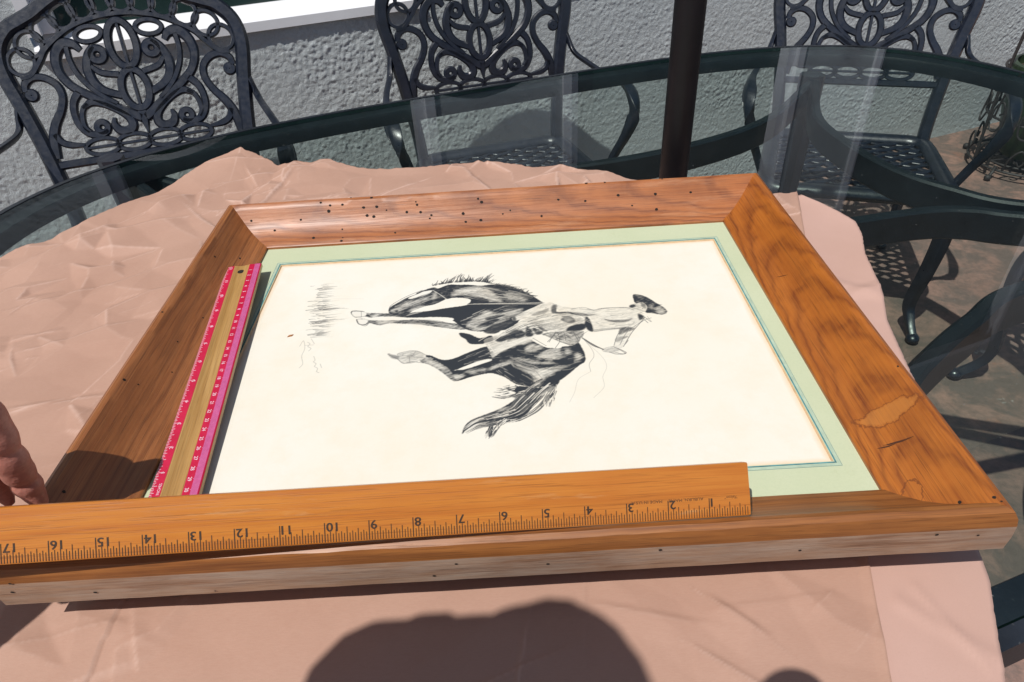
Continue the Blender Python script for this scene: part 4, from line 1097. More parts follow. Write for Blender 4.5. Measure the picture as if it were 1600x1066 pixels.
INK_STROKES = [
    (0.90, 0.80, [(385.7,241.0),(393.6,229.7),(401.9,223.8)]),
    (0.70, 0.70, [(411.3,226.6),(420.3,216.3),(413.0,215.6),(406.8,219.0)]),
    (0.35, 0.60, [(386.3,240.2),(391.9,225.5),(392.8,214.6),(387.6,204.6),(387.6,194.4)]),
    (0.30, 0.45, [(388.5,235.1),(399.4,214.0),(401.9,199.9),(396.8,186.9),(396.1,174.1),(386.1,161.9)]),
    (0.30, 0.40, [(387.6,194.4),(376.2,185.5),(371.4,170.0),(366.0,158.2)]),
    (0.50, 0.90, [(233.8,336.0),(219.1,326.5),(205.1,312.6),(203.2,303.2)]),
    (0.50, 0.80, [(166.8,301.3),(168.0,306.4),(179.0,303.9)]),
    (0.50, 0.80, [(174.3,289.9),(176.9,283.8),(183.4,279.9),(186.3,283.3)]),
    (0.50, 0.80, [(210.6,233.9),(219.1,227.3),(225.5,220.3),(233.3,221.7),(243.7,219.0)]),
    (0.40, 0.60, [(218.4,233.9),(231.9,237.8),(244.4,230.7)]),
    (0.50, 0.10, [(286.4,305.8),(311.5,303.2),(353.7,298.8)]),
    (0.50, 0.75, [(401.5,283.5),(416.4,285.3),(435.7,284.1),(448.9,276.0)]),
    (0.50, 0.75, [(452.7,265.7),(444.3,261.7),(427.0,246.1),(417.7,228.5)]),
    (0.45, 0.70, [(395.7,252.3),(407.0,253.1),(421.6,252.9)]),
    (0.50, 0.80, [(361.8,245.2),(369.4,252.2),(370.5,238.7)]),
    (0.50, 0.80, [(355.4,238.2),(362.4,252.9)]),
    (0.50, 0.80, [(379.6,249.2),(383.3,240.4),(380.3,233.2)]),
    (0.40, 0.55, [(449.4,268.5),(451.9,259.4)]),
    (0.60, 0.90, [(244.2,336.8),(260.2,329.5),(258.1,318.7)]),
    (0.50, 0.90, [(259.6,343.7),(257.8,325.1)]),
    (0.45, 0.80, [(380.0,287.8),(392.3,288.7),(401.4,282.6)]),
    (0.30, 0.30, [(143.6,329.9),(175.2,326.6)]),
    (0.45, 0.70, [(220.1,230.7),(229.2,230.7),(238.0,227.1),(242.9,227.1)]),
    (0.40, 0.60, [(235.1,236.7),(233.5,231.8)]),
    (0.40, 0.60, [(224.0,234.2),(223.9,230.8)]),
    (0.35, 0.50, [(226.0,226.4),(237.0,224.4)]),
    (0.45, 0.85, [(385.6,242.2),(392.6,233.3),(401.3,224.0)]),
    (0.90, 0.90, [(387.3,239.5),(394.2,230.7),(402.2,223.0)]),
    (0.50, 0.85, [(412.2,217.8),(418.7,215.3),(421.2,217.4),(415.3,223.3)]),
    (0.45, 0.85, [(203.7,308.2),(210.7,315.6),(219.3,323.8),(227.2,328.6),(229.0,332.2)]),
    (0.50, 0.10, [(244.7,334.3),(251.4,326.9),(258.7,317.8)]),
    (0.50, 0.12, [(281.2,305.8),(303.6,304.5),(338.1,302.0),(354.3,301.0)]),
    (0.50, 0.15, [(291.9,245.9),(301.9,254.3)]),
    (0.60, 0.12, [(296.6,241.7),(305.1,244.9),(314.8,254.1)]),
    (0.60, 0.10, [(300.4,240.8),(305.9,228.2)]),
    (0.50, 0.80, [(446.9,267.1),(451.2,259.6)]),
    (0.50, 0.80, [(445.0,265.5),(448.3,258.1)]),
    (0.45, 0.85, [(353.9,238.6),(359.5,246.4),(363.6,252.8)]),
    (0.45, 0.85, [(360.2,229.1),(365.0,239.2),(364.1,252.7)]),
    (0.45, 0.85, [(378.4,251.3),(380.5,242.7),(382.0,237.5)]),
    (0.45, 0.80, [(341.1,245.7),(346.8,239.3),(352.5,233.1)]),
    (0.50, 0.90, [(166.0,303.6),(167.7,306.3),(177.6,304.7)]),
    (0.50, 0.90, [(173.4,291.8),(174.6,287.2),(177.5,282.9),(183.5,281.5)]),
    (0.40, 0.55, [(219.4,231.2),(220.5,235.4),(235.0,237.3),(244.6,230.4)]),
    (0.40, 0.60, [(220.4,226.5),(224.0,221.8),(231.4,219.8),(238.4,222.2)]),
    (0.40, 0.70, [(230.0,228.9),(231.3,220.6)]),
    (0.40, 0.70, [(176.2,304.0),(177.5,295.1)]),
    (0.50, 0.85, [(405.3,284.9),(414.0,285.8),(431.9,284.0),(439.1,279.5)]),
    (0.50, 0.85, [(447.1,267.1),(438.5,255.3),(430.5,244.1),(420.3,225.4)]),
    (0.50, 0.80, [(397.7,249.9),(409.1,251.3),(421.7,251.8),(416.7,240.5),(412.3,227.8)]),
]
MANE_ROOT = [(243.8,343.0),(254.2,345.2),(264.7,347.0),(275.2,346.8),(285.8,346.6),(296.3,344.5),(306.8,338.5),(319.7,333.3),(332.3,324.4),(346.8,309.2)]
MANE_TIP = [(243.4,350.3),(256.3,356.2),(269.4,363.2),(274.7,365.6),(285.6,359.4),(304.3,364.3),(309.5,343.0),(325.0,337.5),(337.7,330.4),(349.5,311.6)]
TAIL_ROOT = [(330.9,179.9),(322.2,175.9),(315.6,168.6),(309.2,157.0),(298.8,150.5),(286.7,144.2),(362.6,177.1),(353.4,168.4),(342.2,157.2),(304.9,142.7),(300.8,140.2),(294.8,143.6)]
TAIL_TIP = [(305.3,183.7),(306.3,174.1),(307.2,166.9),(296.8,155.1),(286.6,147.1),(280.9,133.4),(352.5,156.3),(345.5,145.1),(347.9,150.8),(298.8,122.4),(289.0,124.5),(283.0,125.0)]
GRASS_ROOT = [(126.5,358.3),(130.3,338.8),(131.3,320.4),(131.7,311.4),(136.5,293.8),(133.5,289.9),(137.3,277.2),(138.1,267.1)]
SIGNATURE = [[(126.5,253.9),(128.3,262.2),(132.0,250.3),(131.6,239.2),(134.9,228.0),(132.9,222.5)],[(132.4,259.8),(135.4,256.8),(134.3,253.1),(137.8,249.8),(136.4,246.1)],[(142.7,238.1),(145.1,232.1),(144.1,230.0),(147.1,226.9),(146.4,223.4),(149.7,220.3),(149.7,216.1),(152.3,214.1)],[(131.0,255.0),(139.3,254.9)],[(135.0,264.7),(139.7,256.4)],[(150.8,226.5),(153.3,220.7)]]
# pen strokes following the form: (points, half widths mm, count, dark tones, light tones, share of light)
INK_FLOW = [
    ('tail', [(353.1,183.1),(343.4,172.9),(332.6,159.1),(323.5,149.7),(312.5,145.9),(301.7,143.0),(291.0,140.1),(281.6,131.9)], [9, 12, 12, 9, 7, 6, 5, 3], 170, (0.75, 1.0), (0.05, 0.4), 0.26),
    ('tail', [(312.5,145.2),(306.0,139.6),(302.7,130.9),(300.1,123.2)], [5, 5, 4, 3], 40, (0.7, 1.0), (0.05, 0.3), 0.35),
    ('tail', [(333.6,178.5),(322.2,176.5),(313.1,173.9),(304.1,175.4)], [7, 8, 7, 5], 45, (0.6, 1.0), (0.05, 0.2), 0.20),
    ('tail', [(355.8,181.1),(353.6,173.7),(350.0,164.1),(347.7,154.7)], [3, 4, 4, 3], 30, (0.5, 0.9), (0.05, 0.2), 0.10),
    ('body', [(321.4,225.0),(335.4,216.1),(351.9,212.7),(367.3,213.1),(380.6,215.7)], [10, 16, 16, 14, 8], 90, (0.8, 1.0), (0.2, 0.5), 0.34),
    ('body', [(306.8,211.3),(319.6,202.9),(330.8,192.9),(339.5,183.4)], [8, 14, 16, 10], 70, (0.8, 1.0), (0.25, 0.55), 0.34),
    ('body', [(271.2,213.7),(285.4,218.9),(299.7,224.2),(311.8,226.0)], [5, 7, 8, 8], 30, (0.85, 1.0), (0.3, 0.6), 0.40),
    ('body', [(260.8,327.8),(277.6,328.8),(293.3,325.2),(308.9,318.0),(324.3,313.6),(342.4,306.2)], [8, 10, 12, 12, 10, 6], 110, (0.6, 1.0), (0.15, 0.5), 0.45),
    ('body', [(273.9,275.2),(288.7,277.0),(303.5,282.3),(319.5,287.4),(335.6,291.0)], [6, 12, 14, 12, 8], 100, (0.8, 1.0), (0.2, 0.45), 0.36),
    ('body', [(204.9,302.8),(217.4,310.4),(231.2,318.0),(244.2,325.8)], [4, 6, 7, 6], 70, (0.7, 1.0), (0.1, 0.4), 0.45),
    ('body', [(219.0,293.5),(192.4,297.1),(181.9,299.9)], [2, 2, 2], 16, (0.6, 0.9), (0.1, 0.3), 0.30),
    ('body', [(269.2,271.5),(244.2,279.0),(220.1,282.6),(197.1,283.8)], [4, 5, 4, 3], 34, (0.6, 0.95), (0.1, 0.3), 0.35),
    ('cloth', [(310.6,247.8),(323.1,255.1),(336.8,262.3),(352.8,267.7),(369.9,271.4),(386.4,267.9)], [8, 10, 12, 12, 12, 8], 80, (0.5, 0.95), (0.02, 0.2), 0.30),
    ('cloth', [(371.5,289.5),(391.9,280.0),(411.6,268.9),(436.6,268.1)], [4, 10, 14, 10], 60, (0.25, 0.55), (0.0, 0.1), 0.35),
    ('cloth', [(438.5,260.9),(427.8,246.4),(418.2,230.8)], [8, 9, 7], 26, (0.3, 0.7), (0.0, 0.1), 0.30),
    ('cloth', [(351.7,251.4),(363.6,246.0),(375.0,238.2)], [5, 9, 8], 30, (0.6, 0.95), (0.1, 0.3), 0.30),
]

GX0, GX1, GY0, GY1, GS = 112.0, 480.0, 112.0, 376.0, 0.48
gx = np.arange(GX0, GX1 + 1e-6, GS); gy = np.arange(GY0, GY1 + 1e-6, GS)
GXX, GYY = np.meshgrid(gx, gy)
TONE = np.zeros_like(GXX)
def poly_mask(P):
    P = np.array(P)
    m = np.zeros(GXX.shape, bool)
    i0 = max(0, int((P[:, 1].min() - GY0) / GS) - 1); i1 = min(len(gy), int((P[:, 1].max() - GY0) / GS) + 2)
    j0 = max(0, int((P[:, 0].min() - GX0) / GS) - 1); j1 = min(len(gx), int((P[:, 0].max() - GX0) / GS) + 2)
    x, y = GXX[i0:i1, j0:j1], GYY[i0:i1, j0:j1]
    s = np.zeros(x.shape, bool)
    n = len(P)
    for i in range(n):
        xa, ya = P[i]; xb, yb = P[(i + 1) % n]
        if ya == yb: continue
        s ^= ((ya > y) != (yb > y)) & (x < (xb - xa) * (y - ya) / (yb - ya) + xa)
    m[i0:i1, j0:j1] = s
    return m
def smooth_poly(P):
    return [tuple(p) for p in catmull([(a, b, 0) for a, b in P], 4, True)]
for nm, tone, P in INK_SHAPES:
    P = [(p[0], p[1]) for p in smooth_poly(P)]
    m = poly_mask(P).astype(float)
    m = blur(m, 20 if nm == 'light' else (4 if nm == 'dark' else 1)) * (0.92 if nm == 'light' else 1.0)
    TONE = TONE * (1 - m) + (tone + (0.10 if nm == 'light' else 0.0)) * m
body_mask = blur((TONE > 0.12).astype(float), 1)
# brush grain: short stretched marks, only in the half tones
st_n = vnoise(GXX * 0.001, GYY * 0.001, 0.0013, 61) - 0.5
st_n2 = vnoise((GXX * 0.94 + GYY * 0.34) * 0.001, (GYY * 0.94 - GXX * 0.34) * 0.0040, 0.0050, 62) - 0.5
half_t = np.clip((TONE - 0.04) * (1.06 - TONE) * 4.2, 0, 1)
TONE = TONE + (0.16 * st_n + 0.42 * st_n2) * half_t * body_mask
TONE = np.clip((TONE - 0.05) * 1.13, 0, 1)
def stroke(P, w, tone, taper=False):
    global TONE
    P = [(p[0], p[1]) for p in catmull([(a, b, 0) for a, b in P], 6)]
    n = len(P)
    for i in range(n - 1):
        (xa, ya), (xb, yb) = P[i], P[i + 1]
        ww = w * (1 - 0.8 * i / n) if taper else w
        r = ww / 2 + GS
        i0 = max(0, int((min(ya, yb) - r - GY0) / GS)); i1 = min(len(gy), int((max(ya, yb) + r - GY0) / GS) + 2)
        j0 = max(0, int((min(xa, xb) - r - GX0) / GS)); j1 = min(len(gx), int((max(xa, xb) + r - GX0) / GS) + 2)
        if i1 <= i0 or j1 <= j0: continue
        x, y = GXX[i0:i1, j0:j1], GYY[i0:i1, j0:j1]
        dx, dy = xb - xa, yb - ya
        L = dx * dx + dy * dy + 1e-9
        u = np.clip(((x - xa) * dx + (y - ya) * dy) / L, 0, 1)
        d = np.hypot(x - xa - u * dx, y - ya - u * dy)
        cov = np.clip((ww / 2 + GS * 0.55 - d) / GS, 0, 1) * min(1, ww / GS + 0.15)
        T0 = TONE[i0:i1, j0:j1]
        TONE[i0:i1, j0:j1] = T0 * (1 - cov) + tone * cov
rs = random.Random(3)
def lerp2(a, b, f): return (a[0] + (b[0] - a[0]) * f, a[1] + (b[1] - a[1]) * f)
def along(Q, f):
    f = f * (len(Q) - 1); k = min(int(f), len(Q) - 2)
    return lerp2(Q[k], Q[k + 1], f - k)
for i in range(170):
    f = rs.random()
    a, b = along(MANE_ROOT, f), along(MANE_TIP, min(1, max(0, f + rs.uniform(-0.03, 0.05))))
    L = rs.uniform(0.2, 1.0) ** 1.5
    tip = lerp2(a, b, L)
    stroke([a, (lerp2(a, tip, .5)[0] + rs.uniform(-1, 1), lerp2(a, tip, .5)[1]), (tip[0] + rs.uniform(-2, 3), tip[1] + rs.uniform(-1, 1))], rs.uniform(0.5, 1.3), rs.uniform(0.8, 1.0), True)
for kind_, Q, HW, cnt, dk, lt, share in INK_FLOW:
    for i in range(cnt):
        f0 = rs.uniform(0, 0.85); f1 = min(1.0 if kind_ != 'tail' else 1.06, f0 + rs.uniform(0.10, 0.32))
        side = rs.uniform(-1, 1)
        if kind_ == 'tail': side = math.copysign(abs(side) ** 0.7, side)
        pts = []
        for k in range(4):
            f = min(0.999, f0 + (f1 - f0) * k / 3)
            p, q2 = along(Q, f), along(Q, min(1.0, f + 0.02))
            tx, ty = q2[0] - p[0], q2[1] - p[1]; L = math.hypot(tx, ty) or 1
            hw = float(np.interp(f, np.linspace(0, 1, len(HW)), HW)) * side * (1 + 0.12 * k / 3)
            pts.append((p[0] - ty / L * hw, p[1] + tx / L * hw))
        light = rs.random() < share
        tn = rs.uniform(*(lt if light else dk))
        if kind_ != 'tail':
            # only rework what is already inked, in the light or the dark sense
            jx, jy = int((pts[1][0] - GX0) / GS), int((pts[1][1] - GY0) / GS)
            jx2, jy2 = int((pts[3][0] - GX0) / GS), int((pts[3][1] - GY0) / GS)
            try: t1, t2 = TONE[jy, jx], TONE[jy2, jx2]
            except IndexError: continue
            if min(t1, t2) < 0.06: continue
            tn = 0.5 * tn + 0.5 * t1 if kind_ == 'body' else tn
        stroke(pts, rs.uniform(0.40, 0.85) if kind_ != 'tail' else rs.uniform(0.45, 1.1), tn, True)
for nm, tone, P in INK_SHAPES:
    if nm in ('dark', 'boot'):
        m = blur(poly_mask([(p[0], p[1]) for p in smooth_poly(P)]).astype(float), 2) * 0.62
        TONE = TONE * (1 - m) + tone * m
for i in range(150):
    a = along(GRASS_ROOT, rs.random())
    a = (a[0] + rs.gauss(0, 4.5), a[1] + rs.gauss(0, 1.2))
    L = rs.uniform(3, 12) if rs.random() < 0.75 else rs.uniform(12, 22)
    stroke([a, (a[0] + L * 0.5, a[1] + rs.uniform(-0.7, 0.7)), (a[0] + L, a[1] + rs.uniform(-1.6, 1.6))], rs.uniform(0.35, 0.9), rs.uniform(0.35, 0.85), True)
for i in range(70):
    # hatching on shirt, chaps and pale hooves
    nm, tone, P = rs.choice([s for s in INK_SHAPES if s[0] in ('chaps', 'torso', 'saddle', 'arm', 'hoof', 'face', 'hat')])
    c0 = np.mean(P, 0); p = lerp2(P[rs.randrange(len(P))], c0, rs.uniform(0.05, 0.9))
    L = rs.uniform(2, 7); an = rs.choice((0.1, 0.7, -0.6)) + rs.uniform(-0.3, 0.3)
    stroke([p, (p[0] + L * math.cos(an), p[1] + L * math.sin(an))], rs.uniform(0.3, 0.6), min(0.9, tone + rs.uniform(0.2, 0.5)), True)
for w, tone, P in INK_STROKES: stroke(P, w, tone)
for L in SIGNATURE: stroke(L, 0.45, 0.42)
TONE = np.clip(np.where(TONE > 0.2, 0.2 + (TONE - 0.2) * 1.06, TONE), 0, 1)
for P, c0 in ((TONE[0], 0), (TONE[-1], 0), (TONE[:, 0], 0), (TONE[:, -1], 0)): P[:] = 0
co = np.stack([GXX * 0.001, GYY * 0.001, np.full_like(GXX, ZM - 0.0014)], -1).reshape(-1, 3)
ny, nx = GXX.shape
idx = np.arange(nx * ny).reshape(ny, nx)
q = np.stack([idx[:-1, :-1], idx[:-1, 1:], idx[1:, 1:], idx[1:, :-1]], -1).reshape(-1, 4)
x0, x1, y0, y1 = gx[0] / 1000, gx[-1] / 1000, gy[0] / 1000, gy[-1] / 1000
z = ZM - 0.0014
ex = [(wx0 - .01, wy0 - .01, z), (wx1 + .01, wy0 - .01, z), (wx1 + .01, wy1 + .01, z), (wx0 - .01, wy1 + .01, z), (x0, y0, z), (x1, y0, z), (x1, y1, z), (x0, y1, z)]
b = len(co)
co = np.concatenate([co, np.array(ex)])
q = np.concatenate([q, np.array([(b, b + 1, b + 5, b + 4), (b + 1, b + 2, b + 6, b + 5), (b + 2, b + 3, b + 7, b + 6), (b + 3, b, b + 4, b + 7)])])
t = NT("printed_paper")
v = t.coord()
n1 = t.noise(v, 5, 6, 0.62); n2 = t.noise(v, 30, 6, 0.7); n3 = t.noise(v, 800, 3, 0.6)
c = t.ramp(n1, [(0.3, (0.77, 0.75, 0.675)), (0.7, (0.755, 0.71, 0.59))])
c = t.mix(t.ramp(n2, [(0.45, 0.0), (0.75, 0.42)]), c, (0.74, 0.645, 0.49))
c = t.mix(t.ramp(n3, [(0.3, 0.06), (0.5, 0.0)]), c, (0.60, 0.52, 0.40))
# foxed edge along the mat window
sep = t.node("ShaderNodeSeparateXYZ"); t.l.new(v, sep.inputs[0])
ed = t.math('MINIMUM', t.math('MINIMUM', t.math('SUBTRACT', sep.outputs[0], wx0), t.math('SUBTRACT', wx1, sep.outputs[0])), t.math('MINIMUM', t.math('SUBTRACT', sep.outputs[1], wy0), t.math('SUBTRACT', wy1, sep.outputs[1])))
ed = t.math('MULTIPLY', t.math('ADD', ed, t.math('MULTIPLY', t.math('ADD', n2, -0.5), 0.006)), 60.0)
c = t.mix(t.ramp(ed, [(0.06, 0.75), (0.32, 0.0)]), c, (0.72, 0.55, 0.36))
at = t.node("ShaderNodeAttribute", attribute_name="ink")
c = t.mix(at.outputs["Fac"], c, (0.028, 0.033, 0.040))
t.base(c).rough(0.75).spec(0.25)
M['print'] = t.mat
me = quads_mesh("print_sheet", co, q, M['print'], {"ink": np.r_[TONE.ravel(), np.zeros(8)]}, False)
link("print_sheet", me, pic)
ch = MB()
ch.add([(0, 0, 0), (0.0042, 0.0012, 0), (0.0055, 0.0036, 0), (0.0012, 0.0026, 0), (0.0004, 0.0003, 0.0007), (0.0040, 0.0014, 0.0009), (0.0050, 0.0034, 0.0006), (0.0014, 0.0024, 0.0008)],
       [(3, 2, 1, 0), (4, 5, 6, 7), (0, 1, 5, 4), (1, 2, 6, 5), (2, 3, 7, 6), (3, 0, 4, 7)])
M['chip'] = flat("wood_chip", (0.40, 0.17, 0.06), 0.7, 0.3, 500)
cho = ch.build("wood_chip", M['chip'], None, smooth=False); cho.location = (0.1115, 0.269, ZM - 0.0013)
tag(cho, "tiny brown wood chip lying on the pale print near the grass drawing", "chip")

# ------------------------------------------------------------------ lettering helper
TEXTS = {}
def prepare_text(strings):
    tmp = []
    for (s, shear) in strings:
        cu = bpy.data.curves.new("lettering", 'FONT')
        cu.body = s; cu.size = 1.0; cu.shear = shear; cu.resolution_u = 3
        o = bpy.data.objects.new("lettering", cu); COL.objects.link(o); tmp.append((s, shear, o, cu))
    bpy.context.view_layer.update()
    dg = bpy.context.evaluated_depsgraph_get()
    for s, shear, o, cu in tmp:
        e = o.evaluated_get(dg); me = e.to_mesh()
        v = np.array([tuple(p.co) for p in me.vertices]); f = [tuple(p.vertices) for p in me.polygons]
        e.to_mesh_clear()
        TEXTS[(s, shear)] = (v, f)
    for s, shear, o, cu in tmp:
        bpy.data.objects.remove(o, do_unlink=True); bpy.data.curves.remove(cu)
def put_text(mb, s, x, y, h, zf, align='l', shear=0.0, sx=1.0, rot180=False, bold=0.0):
    v, f = TEXTS[(s, shear)]
    k = h / 0.70
    X = v[:, 0] * k * sx; Y = v[:, 1] * k
    w = X.max()
    X = X - X.min() if align == 'l' else (X - X.max() if align == 'r' else X - (X.max() + X.min()) / 2)
    if rot180: X, Y = -X, -Y
    offs = [(0, 0)] if not bold else [(-bold, 0), (bold, 0), (0, bold)]
    for i, (dx, dy) in enumerate(offs):
        mb.add([(x + a + dx, y + b + dy, zf(y + b) + 0.00001 * i) for a, b in zip(X, Y)], f)
strs = [(str(i), 0.0) for i in range(0, 31)] + [("MADE IN U.S.A.", 0.0), ("AUBURN, MAINE", 0.0), ("\"Falcon\"", 0.3), ("INCHES", 0.0)]
prepare_text(strs)

def frame_matrix(o, x, y):
    x = x.normalized(); z = x.cross(y).normalized(); y = z.cross(x)
    m = Matrix((x, y, z)).transposed().to_4x4(); m.translation = o
    return m

# ------------------------------------------------------------------ long wooden rule across the front
SA, SS = 0.0577, 0.0631
S0 = Vector((0.4620, 0.0146, -0.0048))
SX = Vector((-math.cos(SA) * math.cos(SS), -math.sin(SA) * math.cos(SS), math.sin(SS)))
SY = -Vector((0.0067, 0.6835, 0.7299))       # towards the scale edge; the rule is tipped up so that its face meets the camera
stick = empty("wooden_rule")
stick.matrix_world = frame_matrix(S0, SX, SY)
tag(stick, "long orange wooden rule with black inch scale lying across the front of the frame", "ruler")
SWID, SB, SDROP, STH = 0.0315, 0.0105, 0.0010, 0.0055
def sz(y): return SDROP * min(1.0, max(0.0, -y / SB)) + 0.00012
SL = 24.25 * IN
prof = [(0.0, -0.0026), (0.0003, -0.0003), (-0.0004, 0.0), (-SB, SDROP), (-SWID + 0.0008, SDROP), (-SWID, SDROP - 0.0008), (-SWID, SDROP - STH), (-0.004, SDROP - STH)]
mb = MB()
vs, fs, k = [], [], len(prof)
xs = [-0.0002, 0.0010] + [0.012 * i for i in range(1, 51)] + [SL]
for i, x in enumerate(xs):
    for (y, z) in prof:
        yy = y
        if i == 0: yy = y * 0.985 - 0.0003
        vs.append((x, yy, z))
for i in range(len(xs) - 1):
    for j in range(k):
        j2 = (j + 1) % k
        fs.append((i * k + j, i * k + j2, (i + 1) * k + j2, (i + 1) * k + j))
fs += [tuple(range(k)), tuple((len(xs) - 1) * k + j for j in range(k))]
mb.add(vs, fs)
mb.build("rule_body", M['stick'], stick, angle=8)
mb = MB()
for i in range(1, 24 * 16):
    x = i / 16 * IN
    L = 0.0114 if i % 16 == 0 else 0.0086 if i % 8 == 0 else 0.0074 if i % 4 == 0 else 0.0061 if i % 2 == 0 else 0.0050
    w = 0.00023 if i % 16 else 0.00030
    ys = [-0.0002, -L] if L < SB else [-0.0002, -SB, -L]
    for a, b in zip(ys[:-1], ys[1:]):
        mb.add([(x - w, a, sz(a)), (x + w, a, sz(a)), (x + w, b, sz(b)), (x - w, b, sz(b))], [(0, 1, 2, 3)])
mb.build("inch_ticks", M['rod'], stick, smooth=False)["kind"] = "stuff"
for i in range(1, 24):
    mb = MB()
    put_text(mb, str(i), i * IN - 0.0011, -0.0113, 0.0050, sz, 'r', bold=0.0002, sx=1.12)
    mb.build("numeral", M['rod'], stick, smooth=False)
mb = MB()
put_text(mb, "\"Falcon\"", 0.0078, -0.0121, 0.0017, sz, 'l', 0.3)
put_text(mb, "AUBURN, MAINE", 1.14 * IN, -0.0122, 0.0017, sz, 'l', sx=1.18)
put_text(mb, "MADE IN U.S.A.", 2.14 * IN, -0.0122, 0.0017, sz, 'l', sx=1.18)
mb.build("maker_lettering", M['rod'], stick, smooth=False)["kind"] = "stuff"

# ------------------------------------------------------------------ short red ruler along the left side
RA, RS = -0.1093, -0.025
RXv = Vector((math.sin(RA) * math.cos(RS), math.cos(RA) * math.cos(RS), -math.sin(RS)))
R12 = Vector((0.0259, 0.3768, -0.0226))
RYv = Vector((-1, 0, 0))
red = empty("red_ruler")
red.matrix_world = frame_matrix(R12 - RXv * 12 * IN, RXv, RYv)
tag(red, "short wooden ruler with red and pink painted edges along the left frame side", "ruler")
RW = 0.0366
def box_part(nm, x0, x1, y0, y1, z0, z1, mat):
    return MB().box(x0, x1, y0, y1, z0, z1).build(nm, mat, red, smooth=False)
XA, XB = -0.004, 12.06 * IN
prof = [(0.0, -0.0032), (0.0, -0.0012), (-0.0006, 0.0), (-0.0100, 0.0006), (-0.0110, 0.0002), (-0.0145, -0.0004), (-0.0180, -0.0004), (-0.0225, 0.0002), (-0.0236, 0.0006), (-0.0355, 0.0004), (-0.0366, -0.0004), (-0.0366, -0.0036)]
mb = MB(); k = len(prof)
mb.add([(x, y, z) for x in (XA, XB) for (y, z) in prof], [(j, (j + 1) % k, k + (j + 1) % k, k + j) for j in range(k)] + [tuple(range(k)), tuple(range(2 * k - 1, k - 1, -1))])
mb.build("ruler_body", M['ruler_wood'], red, angle=15)
def rz(y): return float(np.interp(-y, [-a for a, _ in prof[2:11]], [b for _, b in prof[2:11]])) + 0.00012
def strip_part(nm, y0, y1, mat, lift=0.0):
    mb = MB(); n = 4
    ys = [y0 + (y1 - y0) * i / n for i in range(n + 1)]
    mb.add([(x, y, rz(y) + lift) for x in (XA + 0.0002, XB - 0.0002) for y in ys], [(i, i + 1, n + 1 + i + 1, n + 1 + i) for i in range(n)])
    return mb.build(nm, mat, red, smooth=False)
strip_part("red_band", -0.0007, -0.0088, M['red_paint'])
strip_part("red_band", -0.0243, -0.0299, M['red_paint'])
strip_part("pink_band", -0.0299, -0.0352, M['pink_paint'])
strip_part("red_band", -0.0352, -0.0363, M['red_paint'])
def rz2(y): return rz(y) + 0.0001
mb = MB()
for i in range(0, 12 * 16 + 1):
    x = i / 16 * IN; w = 0.00020
    L = 0.0062 if i % 16 == 0 else 0.0044 if i % 8 == 0 else 0.0036 if i % 4 == 0 else 0.0030 if i % 2 == 0 else 0.0024
    mb.add([(x - w, -0.0007, rz2(-0.0007)), (x + w, -0.0007, rz2(-0.0007)), (x + w, -L, rz2(-L)), (x - w, -L, rz2(-L))], [(0, 1, 2, 3)])
mb.build("inch_ticks", M['white_ink'], red, smooth=False)["kind"] = "stuff"
mb = MB()
for i in range(0, 306):
    x = 12 * IN - i * 0.001; w = 0.00017
    if x < XA + 0.001: break
    L = 0.0052 if i % 10 else 0.0060
    a, b = -0.0352, -0.0352 + L
    mb.add([(x - w, a, rz2(a)), (x + w, a, rz2(a)), (x + w, b, rz2(b)), (x - w, b, rz2(b))], [(0, 1, 2, 3)])
mb.build("centimetre_ticks", M['pink_ink'], red, smooth=False)["kind"] = "stuff"
mb = MB()
for i in range(1, 12):
    put_text(mb, str(i), i * IN - 0.0006, -0.0070, 0.0030, rz2, 'r', bold=0.00004)
put_text(mb, "12", 12 * IN - 0.0012, -0.0070, 0.0030, rz2, 'r', bold=0.00004)
put_text(mb, "INCHES", 0.004, -0.0078, 0.0022, rz2, 'l')
for i in range(1, 31):
    put_text(mb, str(i), 12 * IN - i * 0.010, -0.0256, 0.0028, rz2, 'c', rot180=True, bold=0.00003)
mb.build("numerals", M['white_ink'], red, smooth=False)["kind"] = "stuff"
mb = MB()
hx, hy, hr = 11.62 * IN, -0.0165, 0.0034
mb.add([(hx + hr * math.cos(i * 0.3927), hy + hr * math.sin(i * 0.3927), -0.0002) for i in range(16)], [tuple(range(16))])
mb.build("hanging_hole", M['dark_hole'], red, smooth=False)

# ------------------------------------------------------------------ the photographer: hand on the rule, head and camera casting the shadows
t = NT("skin")
v = t.coord()
n1 = t.noise(v, 25, 5, 0.6); n2 = t.noise(t.coord((1, 1, 3)), 160, 5, 0.65)
t.base(t.mix(t.ramp(n2, [(0.35, 0.35), (0.6, 0.0)]), t.ramp(n1, [(0.3, (0.40, 0.145, 0.105)), (0.7, (0.52, 0.230, 0.180))]), (0.30, 0.11, 0.085))).rough(0.5).spec(0.4)
t.p.inputs["Subsurface Weight"].default_value = 0.10
t.p.inputs["Subsurface Radius"].default_value = (0.006, 0.002, 0.001)
t.p.inputs["Subsurface Scale"].default_value = 1.0
vor = t.node("ShaderNodeTexVoronoi", Scale=420.0); t.l.new(v, vor.inputs["Vector"])
t.bump(t.mix(0.4, vor.outputs["Distance"], n2), 0.35, 0.0008)
M['skin'] = t.mat
M['shirt'] = flat("dark_blue_shirt", (0.05, 0.07, 0.11), 0.85, 0.2, 150, 0.3)
M['trousers'] = flat("grey_trousers", (0.10, 0.10, 0.11), 0.85, 0.2, 150, 0.3)
M['hair'] = flat("brown_hair", (0.06, 0.038, 0.025), 0.6, 0.4, 200, 0.6)
M['cam_body'] = flat("black_camera_plastic", (0.015, 0.015, 0.016), 0.45, 0.2, 200, 0.2)
M['eye'] = flat("eye_white", (0.7, 0.68, 0.65), 0.2, 0.05, 50)
